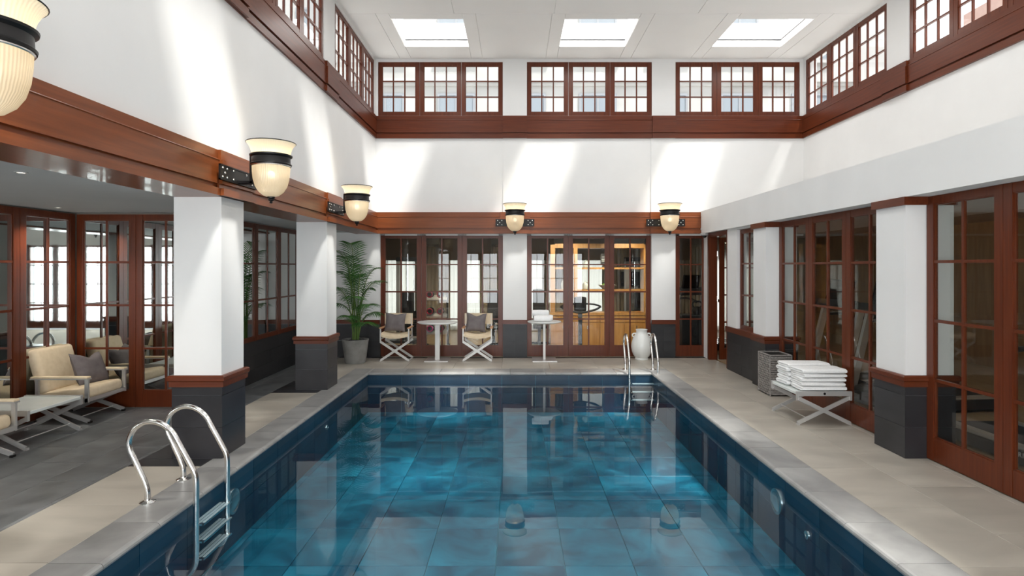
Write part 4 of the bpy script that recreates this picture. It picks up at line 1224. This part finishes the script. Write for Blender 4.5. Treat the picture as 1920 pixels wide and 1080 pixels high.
# window wall of the gym
wins = [(-3.6, -2.5), (-2.0, -0.75), (-0.25, 0.95), (1.45, 2.55), (3.55, 4.65), (5.2, 6.4)]
g = MB().box(XLW - 0.4, GX1, GY1, GY1 + 0.2, 1.98, ZG).box(XLW - 0.4, GX1, GY1, GY1 + 0.2, 0, 0.06)
cur = XLW - 0.4
for (a, b) in wins:
    g.box(cur, a, GY1, GY1 + 0.2, 0.06, 1.98); cur = b
g.box(cur, GX1, GY1, GY1 + 0.2, 0.06, 1.98)
gwb = struct('wall_back_gym', g, 'gym_wall', 'cream window wall at the end of the gym', 'wall')
for k, (a, b) in enumerate(wins):
    COUNT['window'] += 1
    wd = struct('window_%d' % COUNT['window'], None, None, 'tall gym window behind a sheer curtain', 'window', (a, GY1 + 0.05, 0.06))
    mb = MB(); W_ = b - a
    mb.box(0, 0.05, 0, 0.06, 0, 1.92).box(W_ - 0.05, W_, 0, 0.06, 0, 1.92).box(0.05, W_ - 0.05, 0, 0.06, 0, 0.05).box(0.05, W_ - 0.05, 0, 0.06, 1.87, 1.92).box(W_ / 2 - 0.02, W_ / 2 + 0.02, 0, 0.06, 0.05, 1.87)
    mb.build('frame', 'facade_frame', wd)
    MB().box(0.05, W_ / 2 - 0.02, 0.027, 0.033, 0.05, 1.87).build('pane', 'glass_clear', wd); MB().box(W_ / 2 + 0.02, W_ - 0.05, 0.027, 0.033, 0.05, 1.87).build('pane', 'glass_clear', wd)
def curtain(x0, x1, y, z0, z1, mat, label, name, amp=0.03, pitch=0.09):
    n = max(6, int((x1 - x0) / pitch) * 6)
    mb = MB().grid(lambda u, v: (x0 + (x1 - x0) * u, y + amp * math.sin(u * (x1 - x0) / pitch * 2 * PI) * (0.6 + 0.4 * (1 - v)), z0 + (z1 - z0) * v), n, 4)
    mb2 = MB().grid(lambda u, v: (x0 + (x1 - x0) * u, y + 0.004 + amp * math.sin(u * (x1 - x0) / pitch * 2 * PI) * (0.6 + 0.4 * (1 - v)), z0 + (z1 - z0) * v), n, 4)
    o = mb.build(name, mat, None, True)
    return tag(o, label, 'curtain')
curtain(-3.9, 6.6, GY1 - 0.14, 0.02, 2.36, 'sheer', 'long white sheer curtain across the gym windows', 'sheer_curtain', 0.02, 0.13)
for k, (a, b) in enumerate(((-2.75, -1.78), (-0.98, -0.02), (0.72, 1.68), (2.35, 3.1), (4.4, 5.45))):
    o = curtain(a, b, GY1 - 0.22, 0.02, 2.30, 'drape', 'beige drape %s from the palm side between gym windows' % ('first', 'second', 'third', 'fourth', 'fifth')[k], 'drape', 0.035, 0.10)
    o['group'] = 'beige drapes of the gym'
for k, (a, b) in enumerate(wins[:5]):
    o = MB().box(a - 0.08, b + 0.08, GY1 - 0.32, GY1 - 0.295, 1.93, ZG).build('roman_blind', 'blind', None)
    tag(o, 'brown roman blind over the gym window, number %s from the palm side' % ('one', 'two', 'three', 'four', 'five')[k], 'blind', 'brown blinds of the gym')
# ceiling downlights of the gym, real lamps
for k, (x, y) in enumerate(((-1.8, 11.88), (-0.5, 11.88), (1.1, 11.88), (2.4, 11.88), (5.6, 9.6), (5.6, 6.4), (5.6, 3.2))):
    t = thing('gym_downlight', 'recessed ceiling spot of the gym, number %s counted from the palm side' % ('one', 'two', 'three', 'four', 'five', 'six', 'seven')[k], 'downlight', (x, y, ZG), 0, 'recessed gym spots')
    MB().lathe([(0.04, 0.0), (0.06, 0.0), (0.06, -0.005), (0.04, -0.008)], 20, closed=False).build('bezel', 'camera_plastic', t, True)
    MB().lathe([(0.001, -0.004), (0.039, -0.004), (0.039, 0.0), (0.001, 0.0)], 16).build('lens', 'lamp_bulb', t)
    if y < 11:
        add_light('gym_spot_light', 'POINT', (0, 0, -0.09), 24.0, (1.0, 0.86, 0.66), parent=t, radius=0.08)
    else:
        sp = add_light('gym_spot_light', 'SPOT', (0, 0, -0.02), 120.0, (1.0, 0.86, 0.66), parent=t, radius=0.03)
        sp.rotation_euler = Vector((0, 1.1, -1.5)).to_track_quat('-Z', 'Y').to_euler()
        sp.data.spot_size = math.radians(100); sp.data.spot_blend = 0.7

# oak room divider with shelf and cupboards
t = thing('oak_cabinet', 'honey oak shelf unit with cupboards behind the glazed doors', 'cabinet', (0, 13.0, 0))
x0, x1, y0, y1 = 0.76, 2.90, -0.2, 0.2
mb = MB().box(x0, x1, y0, y1, 0.02, 0.70).box(x0 - 0.02, x1 + 0.02, y0 - 0.03, y1 + 0.03, 0.70, 0.76); mb.build('base', 'oak', t)
for (a, b) in ((x0, x0 + 0.10), (1.27, 1.35), (x1 - 0.10, x1)): MB().box(a, b, y0 + 0.02, y1 - 0.02, 0.76, 2.24).build('upright', 'oak', t)
for (z, zz) in ((1.20, 1.26), (1.70, 1.74), (2.16, 2.26)): MB().box(x0 + 0.10 if z > 0 else x0, x1 - 0.10, y0 + 0.03, y1 - 0.03, z, zz).build('shelf', 'oak', t)
n = 4; w = (x1 - x0) / n
for k in range(n):
    d = MB().box(x0 + k * w + 0.01, x0 + (k + 1) * w - 0.01, y0 - 0.018, y0, 0.05, 0.53).build('cupboard_door', 'oak', t)
    MB().box(x0 + k * w + w / 2 - 0.006, x0 + k * w + w / 2 + 0.006, y0 - 0.035, y0 - 0.018, 0.40, 0.47).build('handle', 'nickel', d)
    MB().box(x0 + k * w + 0.01, x0 + (k + 1) * w - 0.01, y0 - 0.018, y0, 0.55, 0.69).build('drawer', 'oak', t)
# glassware and bowl
def jar(label, loc, s=1.0):
    t = thing('glass_jar', label, 'jar', loc, 0, 'glass jars on the oak shelf')
    MB().lathe([(0.001, 0), (0.06 * s, 0), (0.075 * s, 0.03 * s), (0.075 * s, 0.12 * s), (0.05 * s, 0.15 * s), (0.001, 0.15 * s)], 20).build('body', 'glass_jar', t, True)
    MB().lathe([(0.001, 0.15 * s), (0.055 * s, 0.152 * s), (0.03 * s, 0.175 * s), (0.012 * s, 0.185 * s), (0.018 * s, 0.205 * s), (0.001, 0.215 * s)], 16).build('lid', 'glass_jar', t, True)
jar('stubby glass jar on the oak shelf beside the middle upright', (1.54, 12.95, 1.26), 0.9)
jar('lidded glass jar standing alone high on the oak unit', (1.55, 12.95, 1.74), 0.8)
jar('bulky glass jar at the end of the oak shelf by the white pier', (1.08, 12.95, 1.26), 1.1)
t = thing('fruit_bowl', 'wide shallow grey bowl on the oak shelf', 'bowl', (2.02, 12.95, 1.26))
MB().lathe([(0.001, 0), (0.09, 0), (0.10, 0.012), (0.20, 0.09), (0.205, 0.095), (0.195, 0.098), (0.09, 0.03), (0.001, 0.025)], 28).build('dish', 'facade', t, True)
for (dx, dy, dz, lab) in ((0.05, 0, 0.115, 'green apple sitting highest in the stone bowl'), (-0.07, 0.03, 0.085, 'green apple lying low in the stone bowl'), (0.0, -0.09, 0.09, 'green apple at the front of the stone bowl')):
    t = thing('apple', lab, 'fruit', (2.02 + dx, 12.95 + dy, 1.26 + dz), 0, 'green apples in the bowl')
    MB().lathe([(0.004, -0.036), (0.025, -0.042), (0.044, -0.015), (0.046, 0.012), (0.032, 0.036), (0.012, 0.038), (0.004, 0.03)], 16).build('flesh', 'apple', t, True)
    MB().tube([(0, 0, 0.028), (0.004, 0, 0.055)], 0.003, 6).build('stem', 'cane', t)
# wall screens
t = thing('wall_screen', 'black wall screen beyond the oak unit', 'screen', (3.1, GY1 - 0.33, 1.42))
MB().box(-0.25, 0.25, -0.03, 0, -0.20, 0.20).build('case', 'black_vinyl', t); MB().box(-0.235, 0.235, -0.034, -0.03, -0.185, 0.185).build('panel', 'lens_black', t)
t = thing('menu_board', 'small dark board with pale lines hanging in the oak unit', 'board', (1.98, 12.93, 1.92))
MB().box(-0.11, 0.11, -0.01, 0.01, -0.12, 0.12).build('board', 'dark_grey', t)
for z in (-0.04, 0.0, 0.05): MB().box(-0.09, 0.09, -0.013, -0.01, z - 0.008, z + 0.008).build('printed_line', 'letter', t)
for x in (-0.09, 0.09): MB().tube([(x, 0, 0.12), (x, 0, 0.24)], 0.003, 6).build('hanger', 'iron', t)

# gym benches with upright pads
def bench_seat(label, x, y, rz=0.0):
    t = thing('weight_bench', label, 'gym bench', (x, y, 0), rz, 'black upright weight benches')
    b = pad(0.28, 0.075, 0.74, 0.03).build('back_pad', 'black_vinyl', t, True); b.location = (0, 0.10, 0.52); b.rotation_euler = (math.radians(-8), 0, 0)
    b = pad(0.30, 0.40, 0.075, 0.03).build('seat_pad', 'black_vinyl', t, True); b.location = (0, -0.14, 0.42)
    MB().box(-0.03, 0.03, -0.45, 0.45, 0.04, 0.09).box(-0.03, 0.03, 0.02, 0.09, 0.08, 0.8).build('frame', 'dark_grey', t)
    for y_ in (-0.43, 0.43): MB().box(-0.24, 0.24, y_ - 0.03, y_ + 0.03, 0, 0.045).build('foot', 'dark_grey', t)
bench_seat('black upright weight bench seen behind the folding armchair by the pier', -0.48, 12.75)
bench_seat('black upright weight bench seen behind the small round table', 0.52, 12.9)
# dumbbell rack
t = thing('dumbbell_rack', 'sloping grey dumbbell rack behind the wide round table', 'rack', (-1.72, 12.7, 0))
for s in (-1, 1):
    MB().bar((s * 0.24, 0.10, 0.02), (s * 0.24, -0.02, 1.22), 0.04, 0.06).bar((s * 0.24, -0.25, 0.03), (s * 0.24, 0.30, 0.03), 0.05, 0.05).build('upright', 'dark_grey', t)
for k, z in enumerate((0.35, 0.72, 1.08)): MB().bar((-0.24, 0.02 - 0.03 * k, z), (0.24, 0.02 - 0.03 * k, z), 0.20, 0.03, (0, -0.5, 1)).build('shelf', 'silver_frame', t)
def dumbbell(label, loc, r, mat, rz):
    t = thing('dumbbell', label, 'dumbbell', loc, rz, 'dumbbells of the gym')
    for s in (-1, 1):
        mb = MB().lathe([(0.001, 0), (r * 0.8, 0), (r, 0.012), (r, 0.055), (r * 0.8, 0.067), (r * 0.5, 0.067), (r * 0.45, 0.06), (0.001, 0.06)], 16)
        mb.v = [(s * (0.06 + c), a, b) for (a, b, c) in mb.v]
        w_ = mb.build('weight', 'black_vinyl', t, True)
        m3 = MB().lathe([(r * 0.72, 0.066), (r * 0.74, 0.072), (r * 0.92, 0.070), (r * 0.94, 0.058)], 16, closed=False)
        m3.v = [(s * (0.06 + c), a, b) for (a, b, c) in m3.v]
        m3.build('coloured_ring', mat, w_, True)
    MB().tube([(-0.07, 0, 0), (0.07, 0, 0)], 0.016, 8).build('grip', 'nickel', t, True)
for k in range(3):
    for j in range(2):
        dumbbell('%s dumbbell on the %s tier of the grey rack' % (('palm-side', 'pier-side')[j], ('lowest', 'middle', 'top')[k]), (-1.83 + 0.22 * j, 12.63 - 0.03 * k, (0.35, 0.72, 1.08)[k] + 0.085), 0.07, 'red_rubber' if k > 0 else 'pink_rubber', PI / 2)
# cable bar machine
t = thing('cable_machine', 'black cable machine with a curved pull bar in the gym', 'gym machine', (1.35, 12.2, 0))
MB().tube(arc_pts([(-0.42, 0, 0.93), (-0.30, 0, 0.86), (0.0, 0, 0.80), (0.30, 0, 0.86), (0.42, 0, 0.93)], 5), 0.022, 8).build('pull_bar', 'black_vinyl', t, True)
MB().tube(arc_pts([(-0.42, 0, 0.93), (-0.28, 0.02, 0.97), (-0.12, 0.05, 0.98)], 5), 0.018, 8).tube(arc_pts([(0.42, 0, 0.93), (0.28, 0.02, 0.97), (0.12, 0.05, 0.98)], 5), 0.018, 8).build('handles', 'black_vinyl', t, True)
b = pad(0.26, 0.09, 0.30, 0.03).build('chest_pad', 'black_vinyl', t, True); b.location = (0, 0.10, 0.82)
MB().box(-0.04, 0.04, 0.06, 0.14, 0.04, 0.86).build('mast', 'dark_grey', t); MB().box(-0.3, 0.3, 0.05, 0.15, 0, 0.045).box(-0.04, 0.04, -0.3, 0.4, 0, 0.045).build('base', 'dark_grey', t)
# multi-gym stack
def stack_machine(label, x, y, rz):
    t = thing('weight_machine', label, 'gym machine', (x, y, 0), rz, 'weight machines of the gym')
    for s in (-1, 1): MB().box(s * 0.30 - 0.04, s * 0.30 + 0.04, -0.06, 0.06, 0, 1.95).build('mast', 'silver_frame', t)
    MB().box(-0.34, 0.34, -0.07, 0.07, 1.88, 1.98).build('head', 'dark_grey', t)
    for k in range(12): MB().box(-0.18, 0.18, -0.05, 0.05, 0.12 + k * 0.05, 0.163 + k * 0.05).build('weight_plate', 'black_vinyl', t)
    for s in (-1, 1): MB().tube([(s * 0.1, 0, 0.05), (s * 0.1, 0, 1.9)], 0.01, 8).build('guide_rod', 'chrome', t)
    MB().box(-0.36, 0.36, -0.5, 0.12, 0, 0.06).build('base', 'dark_grey', t)
    b = pad(0.34, 0.38, 0.08, 0.03).build('seat_pad', 'black_vinyl', t, True); b.location = (0, -0.30, 0.46)
    MB().box(-0.04, 0.04, -0.34, -0.26, 0.06, 0.46).build('seat_post', 'dark_grey', t)
    b = pad(0.30, 0.08, 0.60, 0.03).build('back_pad', 'black_vinyl', t, True); b.location = (0, -0.12, 0.56)
stack_machine('black weight stack machine behind the door next to the ceramic jar', 2.95, 14.1, 0.2)
stack_machine('black weight stack machine near the drapes behind the folding armchairs', -2.5, 13.9, -0.3)
# treadmills
def treadmill(label, x, y, rz, lettering=False):
    t = thing('treadmill', label, 'treadmill', (x, y, 0), rz, 'treadmills of the gym')
    MB().prism([(-0.85, 0.03), (0.72, 0.03), (0.80, 0.09), (0.80, 0.20), (0.55, 0.24), (0.35, 0.17), (-0.85, 0.15)], 'y', -0.36, 0.36).build('deck', 'dark_grey', t)
    MB().box(-0.82, 0.32, -0.25, 0.25, 0.165, 0.178).build('belt', 'black_vinyl', t)
    for s in (-1, 1):
        MB().box(-0.84, 0.36, s * 0.31 - 0.05, s * 0.31 + 0.05, 0.15, 0.185).build('side_rail', 'silver_frame', t)
        MB().bar((0.72, s * 0.36, 0.10), (0.42, s * 0.36, 1.22), 0.05, 0.09, (1, 0, 0)).build('mast', 'silver_frame', t)
        MB().tube(arc_pts([(0.44, s * 0.36, 1.05), (0.20, s * 0.36, 1.06), (0.02, s * 0.35, 1.02), (-0.04, s * 0.34, 0.98)], 5), 0.024, 8).build('handrail', 'black_vinyl', t, True)
    MB().bar((0.45, -0.40, 1.20), (0.45, 0.40, 1.20), 0.22, 0.10, (-0.4, 0, 1)).build('console', 'dark_grey', t)
    MB().bar((0.47, -0.24, 1.40), (0.47, 0.24, 1.40), 0.05, 0.34, (-0.25, 0, 1)).build('screen', 'lens_black', t)
    if lettering:
        cu = bpy.data.curves.new('lettering', 'FONT'); cu.body = 'MATRIX'; cu.size = 0.06; cu.extrude = 0.002; cu.align_x = 'CENTER'; cu.space_character = 1.25
        tmp = bpy.data.objects.new('tmp_text', cu); COL.objects.link(tmp)
        dg = bpy.context.evaluated_depsgraph_get()
        me = bpy.data.meshes.new_from_object(tmp.evaluated_get(dg)); me.name = 'lettering'
        bpy.data.objects.remove(tmp)
        me.materials.clear(); me.materials.append(MATS['letter'])
        o = put('lettering', me, t, (0.04, -0.363, 0.10)); o.rotation_euler = (PI / 2, 0, 0)
    return t
treadmill('dark treadmill behind the towel bench, nearest the basket', 5.1, 8.45, PI + 0.15)
treadmill('dark treadmill behind the towel bench, beside the engaged pier', 5.1, 7.35, PI + 0.15)
treadmill('dark treadmill with pale lettering on its side behind the near gym doors', 4.74, 5.17, -PI / 2, True)
treadmill('dark treadmill standing in the corner beyond the gym entrance', 4.2, 12.9, PI / 2 + 0.5)
# kettlebell on a plyo box
t = thing('storage_box', 'black storage box beyond the single glazed door', 'box', (3.72, 12.25, 0))
MB().cbox(-0.30, 0.30, -0.20, 0.20, 0, 0.72, 0.01).build('body', 'black_vinyl', t); MB().cbox(-0.31, 0.31, -0.21, 0.21, 0.72, 0.76, 0.01).build('lid', 'dark_grey', t)
t = thing('kettlebell', 'black kettlebell standing on the storage box', 'kettlebell', (3.78, 12.22, 0.76))
MB().lathe([(0.001, 0), (0.07, 0), (0.10, 0.04), (0.105, 0.085), (0.085, 0.14), (0.05, 0.165), (0.001, 0.17)], 20).build('bell', 'black_vinyl', t, True)
MB().tube(arc_pts([(-0.06, 0, 0.13), (-0.095, 0, 0.21), (-0.06, 0, 0.265), (0.06, 0, 0.265), (0.095, 0, 0.21), (0.06, 0, 0.13)], 5), 0.017, 8).build('handle', 'black_vinyl', t, True)

# ------------------------------------------------------------------ outside: roofs and facades seen through the clerestory
struct('roof_gym', MB().box(XRD + 0.3, 13.0, YF, 24, 2.86, 2.95).box(-12.0, XRD + 0.3, YB + 0.25, 24, 2.86, 2.95).box(-12.0, XU0 - 0.25, YF, YB + 0.25, 2.86, 2.95), 'bounce_roof', 'flat roof outside the clerestory, kept pale to bounce light indoors', 'roof')
def facade(name, label, loc, rz, W, mat, z0, z1, win_w, win_h, pitch, rows_z, off=0.0):
    t = thing(name, label, 'building', loc, rz)
    MB().box(-W / 2, W / 2, 0, 0.5, z0, z1).build('wall', mat, t)
    for zc in (rows_z[0] + win_h + 0.35,):
        MB().box(-W / 2, W / 2, -0.18, 0, zc, zc + 0.12).box(-W / 2, W / 2, -0.10, 0, zc - 0.10, zc).build('cornice', 'facade', t)
    n = int(W / pitch)
    fw = cached(('fw', win_w, win_h), lambda: MB().box(-win_w / 2, win_w / 2, -0.06, 0, 0, 0.07).box(-win_w / 2, win_w / 2, -0.06, 0, win_h - 0.07, win_h).box(-win_w / 2, -win_w / 2 + 0.07, -0.06, 0, 0.07, win_h - 0.07).box(win_w / 2 - 0.07, win_w / 2, -0.06, 0, 0.07, win_h - 0.07)
                .box(-0.035, 0.035, -0.05, 0, 0.07, win_h - 0.07).box(-win_w / 2 + 0.07, win_w / 2 - 0.07, -0.045, 0, win_h * 0.62, win_h * 0.62 + 0.06).mesh('window', 'facade_frame'))
    pn = cached(('fp', win_w, win_h), lambda: MB().box(-win_w / 2 + 0.03, win_w / 2 - 0.03, -0.03, 0, 0.03, win_h - 0.03).mesh('pane', 'window_dark'))
    for zr in rows_z:
        for k in range(n):
            x = -W / 2 + pitch * (k + 0.5) + off
            if x + win_w / 2 > W / 2: continue
            o = put('window', fw, t, (x, 0, zr)); put('pane', pn, o, (0, 0, 0))
            MB().box(-win_w / 2 - 0.1, win_w / 2 + 0.1, -0.12, 0, -0.10, 0).build('sill', 'facade', o)
facade('stone_building', 'pale stone building with tall windows outside the end clerestory', (1.0, 19.5, 0), 0, 23, 'facade', 2.0, 12, 1.25, 1.75, 2.35, (5.75, 8.6), 0.3)
facade('brick_building', 'low rose brick building outside the gym-side clerestory', (14.5, 9.0, 0), -PI / 2, 20, 'brick', 2.0, 9.9, 1.2, 1.6, 2.0, (4.6, 7.5))
facade('rear_building', 'pale stone building outside the lounge-side clerestory', (-11.6, 9.0, 0), PI / 2, 20, 'facade', 2.0, 12, 1.2, 2.0, 2.6, (6.0, 9.2))
